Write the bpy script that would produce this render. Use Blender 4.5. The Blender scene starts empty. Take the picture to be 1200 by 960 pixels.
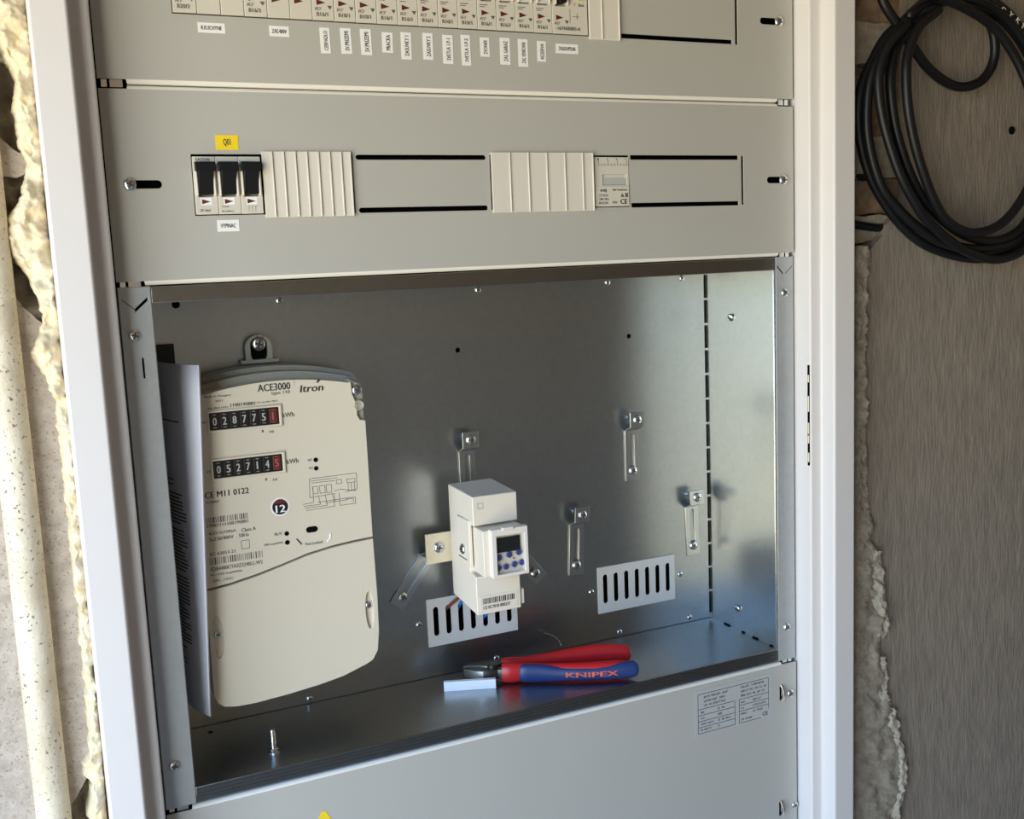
import bpy, bmesh, math, random
from mathutils import Vector, Matrix, noise
from mathutils.geometry import tessellate_polygon

# ------------------------------------------------------------------ camera, sky, light
# Lengths are in millimetres in the cabinet's own axes (x right, y into the wall, z up);
# W() turns them into metres, with the cabinet hung 1.5 m above the floor.
Z0 = 1.5
def W(x, y, z): return Vector((x / 1000, y / 1000, z / 1000 + Z0))

CAM = (-125.68, -846.73, -45.66); YAW, PITCH, ROLL, FPX = 0.4276, 0.1392, -0.0434, 1232.0
_f = Vector((math.sin(YAW) * math.cos(PITCH), math.cos(YAW) * math.cos(PITCH), -math.sin(PITCH)))
_r0 = Vector((math.cos(YAW), -math.sin(YAW), 0)); _u0 = _r0.cross(_f)
_r = math.cos(ROLL) * _r0 + math.sin(ROLL) * _u0
_u = -math.sin(ROLL) * _r0 + math.cos(ROLL) * _u0
scene = bpy.context.scene
col = scene.collection
cd = bpy.data.cameras.new('camera'); cam = bpy.data.objects.new('camera', cd); col.objects.link(cam)
cd.sensor_width = 36; cd.lens = FPX / 1200 * 36; cd.clip_start = 0.02
M = Matrix((_r, _u, -_f)).transposed().to_4x4(); M.translation = W(*CAM)
cam.matrix_world = M
scene.camera = cam

def ray(px, py): return _f + (px - 600) / FPX * _r - (py - 480) / FPX * _u
def atY(px, py, Y=0.0):
    d = ray(px, py); t = (Y - CAM[1]) / d.y
    return Vector((CAM[0] + t * d.x, Y, CAM[2] + t * d.z))
def atZ(px, py, Z):
    d = ray(px, py); t = (Z - CAM[2]) / d.z
    return Vector((CAM[0] + t * d.x, CAM[1] + t * d.y, Z))

SKY_STRENGTH = 8.2
wd = bpy.data.worlds.new('daylight'); scene.world = wd; wd.use_nodes = True
nt = wd.node_tree; nt.nodes.clear()
wo = nt.nodes.new('ShaderNodeOutputWorld'); bg = nt.nodes.new('ShaderNodeBackground')
tc = nt.nodes.new('ShaderNodeTexCoord'); sp = nt.nodes.new('ShaderNodeSeparateXYZ'); cr = nt.nodes.new('ShaderNodeValToRGB')
mr = nt.nodes.new('ShaderNodeMapRange'); mr.inputs['From Min'].default_value = -1; mr.inputs['From Max'].default_value = 1
nt.links.new(tc.outputs['Generated'], sp.inputs[0]); nt.links.new(sp.outputs['Z'], mr.inputs['Value'])
nt.links.new(mr.outputs[0], cr.inputs[0]); nt.links.new(cr.outputs[0], bg.inputs[0]); nt.links.new(bg.outputs[0], wo.inputs[0])
e = cr.color_ramp.elements
e[0].position = 0.0; e[0].color = (0.78, 0.66, 0.46, 1)
e[1].position = 1.0; e[1].color = (0.32, 0.60, 1.15, 1)
a = e.new(0.47); a.color = (0.86, 0.78, 0.60, 1)
a = e.new(0.50); a.color = (0.90, 0.95, 0.80, 1)
a = e.new(0.545); a.color = (0.66, 0.86, 1.05, 1)
a = e.new(0.66); a.color = (0.36, 0.68, 1.25, 1)
bg.inputs[1].default_value = SKY_STRENGTH

# the daylight comes through one wide opening in the left-hand room wall
ROOM = dict(x0=-620, x1=2300, y0=-2100, z0=-1500, z1=1150)
WIN = dict(y0=-1480, y1=-230, z0=-1100, z1=400)
ld = bpy.data.lights.new('window_portal', 'AREA'); ld.shape = 'RECTANGLE'
ld.size = (WIN['z1'] - WIN['z0']) / 1000; ld.size_y = (WIN['y1'] - WIN['y0']) / 1000
ld.cycles.is_portal = True
lo = bpy.data.objects.new('window_portal', ld); col.objects.link(lo)
lo.location = W(ROOM['x0'] - 20, (WIN['y0'] + WIN['y1']) / 2, (WIN['z0'] + WIN['z1']) / 2)
lo.rotation_euler = (0, -math.pi / 2, 0)

vs = scene.view_settings
vs.view_transform = 'Standard'; vs.look = 'None'; vs.gamma = 1; vs.use_curve_mapping = False
vs.exposure = -0.07
scene.cycles.max_bounces = 10; scene.cycles.diffuse_bounces = 4; scene.cycles.glossy_bounces = 6

# ------------------------------------------------------------------ materials
MATS = {}
def mat(name, c, rough=0.5, metal=0.0, var=0.0, vscale=60, bump=0.0, bscale=300, c2=None, stretch=None, spec=None, spots=None):
    m = bpy.data.materials.new(name); m.use_nodes = True; n = m.node_tree
    b = n.nodes['Principled BSDF']
    b.inputs['Base Color'].default_value = (*c, 1); b.inputs['Roughness'].default_value = rough; b.inputs['Metallic'].default_value = metal
    if spec is not None: b.inputs['Specular IOR Level'].default_value = spec
    t = n.nodes.new('ShaderNodeTexCoord'); mp = n.nodes.new('ShaderNodeMapping')
    if stretch: mp.inputs['Scale'].default_value = stretch
    n.links.new(t.outputs['Object'], mp.inputs[0])
    if var > 0 or c2:
        x = n.nodes.new('ShaderNodeTexNoise'); x.inputs['Scale'].default_value = vscale; x.inputs['Detail'].default_value = 6
        x.inputs['Roughness'].default_value = 0.65
        n.links.new(mp.outputs[0], x.inputs['Vector'])
        r = n.nodes.new('ShaderNodeValToRGB'); r.color_ramp.elements[0].position = 0.35; r.color_ramp.elements[1].position = 0.68
        d = c2 or tuple(max(0, v * (1 - var)) for v in c)
        r.color_ramp.elements[0].color = (*d, 1); r.color_ramp.elements[1].color = (*c, 1)
        n.links.new(x.outputs[0], r.inputs[0]); last = r.outputs[0]
        if spots:
            sc_, th, cc = spots
            v = n.nodes.new('ShaderNodeTexNoise'); v.inputs['Scale'].default_value = sc_; v.inputs['Detail'].default_value = 2
            n.links.new(t.outputs['Object'], v.inputs['Vector'])
            q = n.nodes.new('ShaderNodeValToRGB'); q.color_ramp.elements[0].position = th; q.color_ramp.elements[1].position = th + 0.06
            n.links.new(v.outputs[0], q.inputs[0])
            mx = n.nodes.new('ShaderNodeMixRGB'); mx.inputs[2].default_value = (*cc, 1)
            n.links.new(q.outputs[0], mx.inputs[0]); n.links.new(last, mx.inputs[1]); last = mx.outputs[0]
        n.links.new(last, b.inputs['Base Color'])
    if bump > 0:
        y = n.nodes.new('ShaderNodeTexNoise'); y.inputs['Scale'].default_value = bscale; y.inputs['Detail'].default_value = 5
        n.links.new(mp.outputs[0], y.inputs['Vector'])
        k = n.nodes.new('ShaderNodeBump'); k.inputs['Strength'].default_value = bump; k.inputs['Distance'].default_value = 0.001
        n.links.new(y.outputs[0], k.inputs['Height']); n.links.new(k.outputs[0], b.inputs['Normal'])
    MATS[name] = m
    return m

def galvanized(name, c, rough, metal=1.0):
    m = bpy.data.materials.new(name); m.use_nodes = True; n = m.node_tree; b = n.nodes['Principled BSDF']
    b.inputs['Metallic'].default_value = metal
    t = n.nodes.new('ShaderNodeTexCoord')
    v = n.nodes.new('ShaderNodeTexVoronoi'); v.inputs['Scale'].default_value = 190
    n.links.new(t.outputs['Object'], v.inputs['Vector'])
    x = n.nodes.new('ShaderNodeTexNoise'); x.inputs['Scale'].default_value = 14; x.inputs['Detail'].default_value = 7; x.inputs['Roughness'].default_value = 0.7
    n.links.new(t.outputs['Object'], x.inputs['Vector'])
    bw = n.nodes.new('ShaderNodeRGBToBW'); n.links.new(v.outputs['Color'], bw.inputs[0])
    r = n.nodes.new('ShaderNodeValToRGB')
    r.color_ramp.elements[0].color = (*[q * 0.95 for q in c], 1); r.color_ramp.elements[1].color = (*[min(1, q * 1.03) for q in c], 1)
    n.links.new(bw.outputs[0], r.inputs[0]); n.links.new(r.outputs[0], b.inputs['Base Color'])
    ad = n.nodes.new('ShaderNodeMath'); ad.operation = 'ADD'
    m1 = n.nodes.new('ShaderNodeMapRange'); m1.inputs['To Min'].default_value = rough - 0.02; m1.inputs['To Max'].default_value = rough + 0.02
    m2 = n.nodes.new('ShaderNodeMapRange'); m2.inputs['To Min'].default_value = -0.012; m2.inputs['To Max'].default_value = 0.012
    n.links.new(x.outputs[0], m1.inputs[0]); n.links.new(bw.outputs[0], m2.inputs[0])
    n.links.new(m1.outputs[0], ad.inputs[0]); n.links.new(m2.outputs[0], ad.inputs[1]); n.links.new(ad.outputs[0], b.inputs['Roughness'])
    MATS[name] = m
    return m

mat('panel_grey', (0.45, 0.435, 0.39), 0.38, bump=0.06, bscale=900)
_b = MATS['panel_grey'].node_tree.nodes['Principled BSDF']; _b.inputs['Coat Weight'].default_value = 0.5; _b.inputs['Coat Roughness'].default_value = 0.22
mat('panel_edge_lit', (0.80, 0.765, 0.68), 0.35)  # panel paint made lighter; light caught by the folds put into the colour
mat('frame_white', (0.70, 0.665, 0.64), 0.38, bump=0.06, bscale=700)
galvanized('galvanized_lip_darkened', (0.30, 0.30, 0.29), 0.24)  # zinc darkened; the lips' dark reflection is put into the colour
galvanized('galvanized', (0.44, 0.465, 0.47), 0.31)
galvanized('galvanized_column', (0.50, 0.52, 0.52), 0.5, 0.7)
mat('zinc', (0.75, 0.76, 0.76), 0.22, 1.0)
mat('zinc_dark', (0.05, 0.05, 0.05), 0.5)
mat('void', (0.006, 0.006, 0.006), 0.9, spec=0.0)
mat('breaker_plastic', (0.62, 0.58, 0.49), 0.45)
mat('blank_plastic', (0.66, 0.615, 0.53), 0.45)
mat('toggle_black', (0.006, 0.006, 0.007), 0.5, spec=0.25)
mat('meter_plastic', (0.68, 0.61, 0.475), 0.42, bump=0.05, bscale=900)
mat('meter_base', (0.36, 0.335, 0.26), 0.45)
mat('timer_plastic', (0.76, 0.69, 0.575), 0.45)
mat('vent_grey', (0.60, 0.595, 0.575), 0.45)
mat('print', (0.03, 0.03, 0.03), 0.6)
mat('print_soft', (0.11, 0.10, 0.09), 0.6)
mat('print_red', (0.30, 0.02, 0.02), 0.6)
mat('print_white', (0.85, 0.85, 0.83), 0.5)
mat('print_blue', (0.02, 0.09, 0.14), 0.6)
mat('print_orange', (0.62, 0.10, 0.05), 0.5)
mat('sticker_white', (0.83, 0.82, 0.79), 0.5)
mat('sticker_grey', (0.44, 0.44, 0.42), 0.5)
mat('sticker_yellow', (0.85, 0.62, 0.02), 0.45)
mat('counter_black', (0.012, 0.011, 0.010), 0.3)
mat('counter_red', (0.13, 0.02, 0.018), 0.35)
mat('button_blue', (0.035, 0.055, 0.22), 0.4)
mat('button_yellow', (0.80, 0.55, 0.02), 0.4)
mat('lcd', (0.012, 0.016, 0.014), 0.12)
mat('clear_lid', (0.76, 0.71, 0.63), 0.25)
mat('mount_cream', (0.78, 0.68, 0.47), 0.5, var=0.06, vscale=120)
mat('paper', (0.80, 0.80, 0.86), 0.6)
mat('plier_red', (0.52, 0.014, 0.018), 0.34)
mat('plier_blue', (0.014, 0.036, 0.14), 0.40)
mat('plier_steel', (0.10, 0.095, 0.085), 0.36, 0.9)
mat('plier_edge', (0.62, 0.60, 0.55), 0.3, 1.0)
mat('white_plastic', (0.90, 0.91, 0.94), 0.4)
mat('cable_black', (0.006, 0.006, 0.007), 0.42, spec=0.3, bump=0.1, bscale=60)
mat('wire_blue', (0.02, 0.16, 0.55), 0.35)
mat('wire_brown', (0.16, 0.04, 0.02), 0.4)
mat('foam', (0.82, 0.72, 0.50), 0.6, c2=(0.66, 0.55, 0.35), vscale=70, bump=0.7, bscale=190)
mat('mortar_light', (0.50, 0.45, 0.36), 0.9, c2=(0.36, 0.31, 0.24), vscale=120, bump=1.0, bscale=260)
mat('mortar', (0.42, 0.37, 0.29), 0.9, c2=(0.27, 0.23, 0.175), vscale=90, bump=1.0, bscale=220)
mat('plaster_white', (0.56, 0.49, 0.415), 0.9, c2=(0.40, 0.34, 0.28), vscale=90, bump=0.9, bscale=300, spots=(480, 0.61, (0.30, 0.25, 0.19)))
mat('cement', (0.295, 0.246, 0.192), 0.9, c2=(0.205, 0.172, 0.136), vscale=110, bump=1.0, bscale=330, stretch=(1, 1, 0.22))
mat('brick_red', (0.30, 0.20, 0.13), 0.9, c2=(0.16, 0.10, 0.065), vscale=60, bump=1.0, bscale=160)
mat('masonry', (0.22, 0.18, 0.13), 0.95, c2=(0.10, 0.08, 0.06), vscale=40, bump=1.0, bscale=120)
mat('pipe_paint', (0.80, 0.72, 0.56), 0.6, c2=(0.62, 0.53, 0.38), vscale=30, bump=0.6, bscale=320, spots=(360, 0.63, (0.22, 0.17, 0.12)))
mat('room_paint', (0.40, 0.33, 0.26), 0.9)
mat('room_floor', (0.42, 0.38, 0.32), 0.9, var=0.3, vscale=6)

# ------------------------------------------------------------------ mesh helpers
class MB:
    def __init__(self): self.v = []; self.f = []; self.mi = []; self.cur = 0
    def add(self, vs_, fs):
        b = len(self.v); self.v += [Vector(q) for q in vs_]
        for f in fs: self.f.append([b + i for i in f]); self.mi.append(self.cur)
        return self
    def box(self, x0, x1, y0, y1, z0, z1):
        return self.add([(x0, y0, z0), (x1, y0, z0), (x1, y1, z0), (x0, y1, z0), (x0, y0, z1), (x1, y0, z1), (x1, y1, z1), (x0, y1, z1)],
                        [(0, 3, 2, 1), (4, 5, 6, 7), (0, 1, 5, 4), (1, 2, 6, 5), (2, 3, 7, 6), (3, 0, 4, 7)])
    def rect(self, x0, x1, z0, z1, y):
        return self.add([(x0, y, z0), (x1, y, z0), (x1, y, z1), (x0, y, z1)], [(0, 1, 2, 3)])
    def plate(self, outline, y0, y1, holes=()):
        """outline and holes in (x, z); y0 front, y1 back"""
        loops = [list(outline)] + [list(h) for h in holes]
        def area(l): return sum(l[i][0] * l[(i + 1) % len(l)][1] - l[(i + 1) % len(l)][0] * l[i][1] for i in range(len(l)))
        if area(loops[0]) < 0: loops[0].reverse()
        for l in loops[1:]:
            if area(l) > 0: l.reverse()
        flat = [p for l in loops for p in l]; n = len(flat)
        tris = tessellate_polygon([[Vector((p[0], p[1], 0)) for p in l] for l in loops])
        vs_ = [(p[0], y0, p[1]) for p in flat] + [(p[0], y1, p[1]) for p in flat]
        fs = []
        for t in tris:
            a_, b_, c_ = [flat[i] for i in t]
            s = (b_[0] - a_[0]) * (c_[1] - a_[1]) - (b_[1] - a_[1]) * (c_[0] - a_[0])
            if abs(s) < 1e-9: continue
            t = tuple(t) if s > 0 else tuple(reversed(t))
            fs.append(t); fs.append(tuple(n + i for i in reversed(t)))
        k = 0
        for l in loops:
            m = len(l)
            for i in range(m):
                j = (i + 1) % m; fs.append((k + j, k + i, n + k + i, n + k + j))
            k += m
        return self.add(vs_, fs)
    def ext(self, poly, z0, z1):
        """poly in (x, y) counter-clockwise seen from above, swept along z"""
        n = len(poly); vs_ = [(p[0], p[1], z0) for p in poly] + [(p[0], p[1], z1) for p in poly]
        fs = [tuple(range(n - 1, -1, -1)), tuple(range(n, 2 * n))] + [(i, (i + 1) % n, n + (i + 1) % n, n + i) for i in range(n)]
        return self.add(vs_, fs)
    def lathe(self, prof, n=16, o=(0, 0, 0), axis='-y', closed=True):
        """prof (radius, height) along the axis, starting at the far (bottom) end"""
        vs_ = []; fs = []
        for r, h in prof:
            for i in range(n):
                a_ = 2 * math.pi * i / n; c, s = r * math.cos(a_), r * math.sin(a_)
                vs_.append((o[0] + c, o[1] - h, o[2] + s) if axis == '-y' else (o[0] + c, o[1] + s, o[2] + h) if axis == 'z' else (o[0] - h, o[1] + c, o[2] - s))
        for k in range(len(prof) - 1):
            for i in range(n):
                j = (i + 1) % n; fs.append((k * n + i, k * n + j, (k + 1) * n + j, (k + 1) * n + i))
        fs.append(tuple(range(n - 1, -1, -1))); m = (len(prof) - 1) * n; fs.append(tuple(range(m, m + n)))
        return self.add(vs_, fs)
    def tube(self, path, r, n=10, rz=None, up=(0, 0, 1)):
        """swept ellipse; r (and rz, the size along up) may be lists"""
        P = [Vector(p) for p in path]; m = len(P); vs_ = []; fs = []; u = Vector(up)
        for k in range(m):
            t = (P[min(k + 1, m - 1)] - P[max(k - 1, 0)]).normalized()
            s = t.cross(u); s = s.normalized() if s.length > 1e-4 else t.orthogonal().normalized()
            w = s.cross(t).normalized()
            ra = r[k] if isinstance(r, (list, tuple)) else r; rb = (rz[k] if isinstance(rz, (list, tuple)) else rz) if rz is not None else ra
            for i in range(n):
                a_ = 2 * math.pi * i / n; vs_.append(P[k] + s * (ra * math.cos(a_)) + w * (rb * math.sin(a_)))
            u = w if up is None else u
        for k in range(m - 1):
            for i in range(n):
                j = (i + 1) % n; fs.append((k * n + i, k * n + j, (k + 1) * n + j, (k + 1) * n + i))
        fs.append(tuple(range(n - 1, -1, -1))); fs.append(tuple(range((m - 1) * n, m * n)))
        return self.add(vs_, fs)
    def mesh(self, name):
        me = bpy.data.meshes.new(name)
        return me
    def build(self, name, mats, parent=None, origin=None, bevel=0, seg=2, smooth=False, angle=35):
        o0 = Vector(origin) if origin is not None else Vector((0, 0, 0))
        me = bpy.data.meshes.new(name)
        me.from_pydata([((p - o0) / 1000) for p in self.v], [], self.f)
        if isinstance(mats, str): mats = [mats]
        for m in mats: me.materials.append(MATS[m])
        me.polygons.foreach_set('material_index', self.mi)
        bm = bmesh.new(); bm.from_mesh(me)
        bmesh.ops.remove_doubles(bm, verts=bm.verts, dist=1e-7)
        bmesh.ops.recalc_face_normals(bm, faces=bm.faces)
        bm.to_mesh(me); bm.free()
        return link(name, me, parent, o0, bevel, seg, smooth, angle)

def link(name, me, parent, o0=Vector((0, 0, 0)), bevel=0, seg=2, smooth=False, angle=35):
    ob = bpy.data.objects.new(name, me); col.objects.link(ob)
    place(ob, parent, o0)
    if bevel:
        b = ob.modifiers.new('bevel', 'BEVEL'); b.width = bevel / 1000; b.segments = seg; b.limit_method = 'ANGLE'; b.angle_limit = math.radians(angle); b.harden_normals = False
        smooth = True
    if smooth:
        me.polygons.foreach_set('use_smooth', [True] * len(me.polygons))
        me.set_sharp_from_angle(angle=math.radians(angle + 5)) if not bevel else me.set_sharp_from_angle(angle=math.radians(60))
    return ob

ORG = {}
def place(ob, parent, o0):
    """o0: the object's origin in cabinet millimetres"""
    ORG[ob.name] = Vector(o0)
    if parent is None: ob.location = W(*o0)
    else:
        ob.parent = parent; ob.location = (Vector(o0) - ORG[parent.name]) / 1000
    return ob

def tag(o, label=None, cat=None, group=None, kind=None):
    if label: o['label'] = label
    if cat: o['category'] = cat
    if group: o['group'] = group
    if kind: o['kind'] = kind
    return o

def thing(name, loc, label, cat, group=None):
    o = bpy.data.objects.new(name, None); col.objects.link(o); o.empty_display_size = 0.02
    place(o, None, loc)
    return tag(o, label, cat, group)

def inst(src, name, parent, o0, roty=0.0):
    ob = src.copy(); ob.name = name; col.objects.link(ob); ob.parent = None
    place(ob, parent, o0)
    ob.rotation_euler = (0, roty, 0)
    return ob

TXT = {}
def text_mesh(s):
    if s not in TXT:
        c = bpy.data.curves.new('t', 'FONT'); c.body = s; c.resolution_u = 2
        o = bpy.data.objects.new('t', c); col.objects.link(o)
        bpy.context.view_layer.update()
        me = bpy.data.meshes.new_from_object(o.evaluated_get(bpy.context.evaluated_depsgraph_get()))
        vs_ = [tuple(v.co) for v in me.vertices]; fs = [tuple(p.vertices) for p in me.polygons]
        bpy.data.objects.remove(o); bpy.data.curves.remove(c); bpy.data.meshes.remove(me)
        n_ = len(vs_); st = (-0.028, 0.0, 0.028)          # thickened strokes
        fs = [tuple(i + k * n_ for i in f) for k in range(3) for f in fs]; vs_ = [(v[0] + d_, v[1], 0.035 * k) for k, d_ in enumerate(st) for v in vs_]
        TXT[s] = (vs_, fs)
    return TXT[s]

def add_text(mb, s, x0, z0, w, h, y, rot=False, shear=0.0):
    """text fitted to a width and height in the x-z plane at depth y, facing the camera; rot: read upwards"""
    vs_, fs = text_mesh(s)
    if not vs_: return mb
    xs = [v[0] for v in vs_]; ys = [v[1] for v in vs_]
    x_, w_ = min(xs), max(xs) - min(xs); y_, h_ = min(ys), max(ys) - min(ys)
    out = []
    for v in vs_:
        a_ = (v[0] - x_) / w_; b_ = (v[1] - y_) / h_
        if rot: out.append((x0 + w * (1 - b_), y - v[2], z0 + h * a_))
        else: out.append((x0 + w * a_ + shear * h * b_, y - v[2], z0 + h * b_))
    return mb.add(out, fs)

def ptext(mb, s, A, B, hpx, Y):
    """text on a vertical plane y = Y between two baseline points seen at A and B, hpx high"""
    a_, b_ = atY(*A, Y), atY(*B, Y); t_ = atY(A[0], A[1] - hpx, Y)
    return add_text(mb, s, a_.x, min(a_.z, b_.z), b_.x - a_.x, t_.z - a_.z, Y)

def rnd_slot(x0, x1, z0, z1, n=6):
    """stadium outline"""
    pts = []
    if x1 - x0 > z1 - z0:
        r = (z1 - z0) / 2; zc = (z0 + z1) / 2
        for i in range(n + 1): a_ = -math.pi / 2 + math.pi * i / n; pts.append((x1 - r + r * math.cos(a_), zc + r * math.sin(a_)))
        for i in range(n + 1): a_ = math.pi / 2 + math.pi * i / n; pts.append((x0 + r + r * math.cos(a_), zc + r * math.sin(a_)))
    else:
        r = (x1 - x0) / 2; xc = (x0 + x1) / 2
        for i in range(n + 1): a_ = math.pi * i / n; pts.append((xc + r * math.cos(a_), z1 - r + r * math.sin(a_)))
        for i in range(n + 1): a_ = math.pi + math.pi * i / n; pts.append((xc + r * math.cos(a_), z0 + r + r * math.sin(a_)))
    return pts
def R4(x0, x1, z0, z1): return [(x0, z0), (x1, z0), (x1, z1), (x0, z1)]
def circ(x, z, r, n=12): return [(x + r * math.cos(2 * math.pi * i / n), z + r * math.sin(2 * math.pi * i / n)) for i in range(n)]
def smooth_path(P, k=6):
    P = [Vector(p) for p in P]; out = []
    for i in range(len(P) - 1):
        p0, p1, p2, p3 = P[max(i - 1, 0)], P[i], P[i + 1], P[min(i + 2, len(P) - 1)]
        for j in range(k):
            t = j / k
            out.append(0.5 * ((2 * p1) + (p2 - p0) * t + (2 * p0 - 5 * p1 + 4 * p2 - p3) * t * t + (3 * p1 - p0 - 3 * p2 + p3) * t ** 3))
    out.append(P[-1]); return out
def interp(tab, y):
    if y <= tab[0][0]: return tab[0][1]
    for (a_, u_), (b_, v_) in zip(tab, tab[1:]):
        if y <= b_: return u_ + (v_ - u_) * (y - a_) / (b_ - a_)
    return tab[-1][1]

# ------------------------------------------------------------------ the room
X0, X1, Y0, ZA, ZB = ROOM['x0'], ROOM['x1'], ROOM['y0'], ROOM['z0'], ROOM['z1']
FL, FR, FT, FB = -106.5, 622.0, 330.0, -760.0          # opening for the cabinet frame
def struct(o): o['kind'] = 'structure'; return o
struct(MB().box(X0 - 100, X1 + 100, Y0 - 100, 300, ZA - 60, ZA).build('floor', 'room_floor'))
struct(MB().box(X0 - 100, X1 + 100, Y0 - 100, 300, ZB, ZB + 60).build('ceiling', 'room_paint'))
struct(MB().box(X0 - 100, X1 + 100, Y0 - 100, Y0, ZA, ZB).build('wall_rear', 'room_paint'))
struct(MB().box(X1, X1 + 100, Y0, 300, ZA, ZB).build('wall_far', 'room_paint'))
hole = [(WIN['y0'], WIN['z0']), (WIN['y1'], WIN['z0']), (WIN['y1'], WIN['z1']), (WIN['y0'], WIN['z1'])]
mb = MB().plate([(Y0, ZA), (300, ZA), (300, ZB), (Y0, ZB)], X0 - 100, X0, [hole])
mb.v = [Vector((v.y, v.x, v.z)) for v in mb.v]
struct(mb.build('wall_window', 'plaster_white'))
masonry = struct(MB().box(X0, X1, 150, 300, ZA, ZB).build('wall_masonry', 'masonry'))

# left-hand plaster with the broken-out pockets beside the foam
def P2(pts, Y):
    P = smooth_path([Vector((x, y, 0)) for x, y in pts + pts[:1]], 5)[:-1]
    P = [p + 2.2 * noise.noise_vector(Vector((p.x * 0.21, p.y * 0.21, 1.7))) for p in P]
    return [(atY(p.x, p.y, Y).x, atY(p.x, p.y, Y).z) for p in P]
pk1 = P2([(-14, 66), (8, 76), (20, 92), (22, 120), (19, 150), (27, 178), (12, 172), (-6, 150), (-16, 110)], -10)
pk2 = P2([(-12, 205), (18, 208), (34, 206), (28, 240), (20, 262), (-8, 262)], -10)
pk3 = P2([(14, 306), (34, 322), (50, 342), (54, 380), (34, 366), (18, 346)], -10)
pk4 = P2([(84, 945), (100, 915), (112, 905), (112, 985), (84, 985)], -10)
wl = struct(MB().plate(R4(X0, FL, ZA, ZB), -10, 22, [pk1, pk2, pk3, pk4]).build('wall_left', 'plaster_white'))
struct(MB().box(FL, FR, -10, 22, FT, ZB).build('wall_upper', 'plaster_white'))
struct(MB().box(FL, FR, -10, 22, ZA, FB).build('wall_lower', 'plaster_white'))
# masonry seen in the pockets on the left
def rough_patch(name, m, x0, x1, z0, z1, y, amp, parent, step=5.0, seed=0.0, fq=0.05):
    nx, nz = max(2, int((x1 - x0) / step)), max(2, int((z1 - z0) / step)); mb = MB(); vs_ = []; fs = []
    for j in range(nz + 1):
        for i in range(nx + 1):
            x = x0 + (x1 - x0) * i / nx; z = z0 + (z1 - z0) * j / nz
            vs_.append((x, y - amp * noise.fractal(Vector((x * fq + seed, z * fq, seed)), 1.0, 2.0, 4), z))
    for j in range(nz):
        for i in range(nx): a_ = j * (nx + 1) + i; fs.append((a_, a_ + 1, a_ + nx + 2, a_ + nx + 1))
    return mb.add(vs_, fs).build(name, m, parent, smooth=True, angle=60)
rough_patch('rubble', 'mortar', -160, FL, -520, 170, 4, 11, wl, seed=3.0, step=3.0)

# right-hand cement plaster, with its ragged edge beside the frame
edge = [(0, 1063), (40, 1056), (100, 1057), (150, 1060), (190, 1057), (215, 1066), (240, 1062), (252, 1050), (262, 1040), (272, 1036), (282, 1030), (296, 1014),
        (330, 1012), (400, 1014), (500, 1014), (560, 1016), (620, 1019), (680, 1022), (760, 1026), (850, 1036), (960, 1044)]
pts = [(X1, ZB), (690, ZB)]
for y in range(-60, 1000, 12):
    p = atY(interp(edge, y) + 3.5 * noise.noise(Vector((y * 0.06, 7, 0))), y, -10); pts.append((p.x, p.z))
pts += [(pts[-1][0], ZA), (X1, ZA)]
wr = struct(MB().plate(pts, -10, 22).build('wall_right', 'cement'))
rough_patch('rubble', 'mortar', FR, 760, -640, 330, 18, 7, wr, seed=9.0)
# bricks in the pocket behind the cable
for k, (py, h, dx, yb) in enumerate([(-22, 44, 0, 2), (28, 40, 8, 0), (88, 62, -4, 3), (160, 42, 6, 1), (212, 34, -3, 4), (252, 26, 3, 0)]):
    c = atY(1030 + dx, py, 0); mb = MB(); n_ = 7
    bm = bmesh.new(); bmesh.ops.create_cube(bm, size=1.0); bmesh.ops.subdivide_edges(bm, edges=bm.edges, cuts=n_, use_grid_fill=True)
    vs_ = []
    for v in bm.verts:
        p = Vector((v.co.x * 78, v.co.y * 30, v.co.z * h)); nn = noise.noise_vector(Vector((p.x * 0.06 + k * 9, p.y * 0.06, p.z * 0.06)))
        vs_.append(Vector((c.x - 6, 14 + yb, c.z - h / 2)) + p + nn * 3.5)
    bm.verts.index_update(); fs = [tuple(v.index for v in f.verts) for f in bm.faces]; bm.free()
    mb.add(vs_, fs).build('brick', 'brick_red' if k % 2 == 0 else 'mortar', wr, smooth=True, angle=50)
# a dark plug in the cement
p = atY(1185, 153, -10)
MB().lathe([(4.2, 0), (4.4, 1.5), (3.2, 2.6), (2.2, 2.0)], 12, (p.x, -9.6, p.z)).build('wall_plug', 'void', wr, smooth=True)

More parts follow.
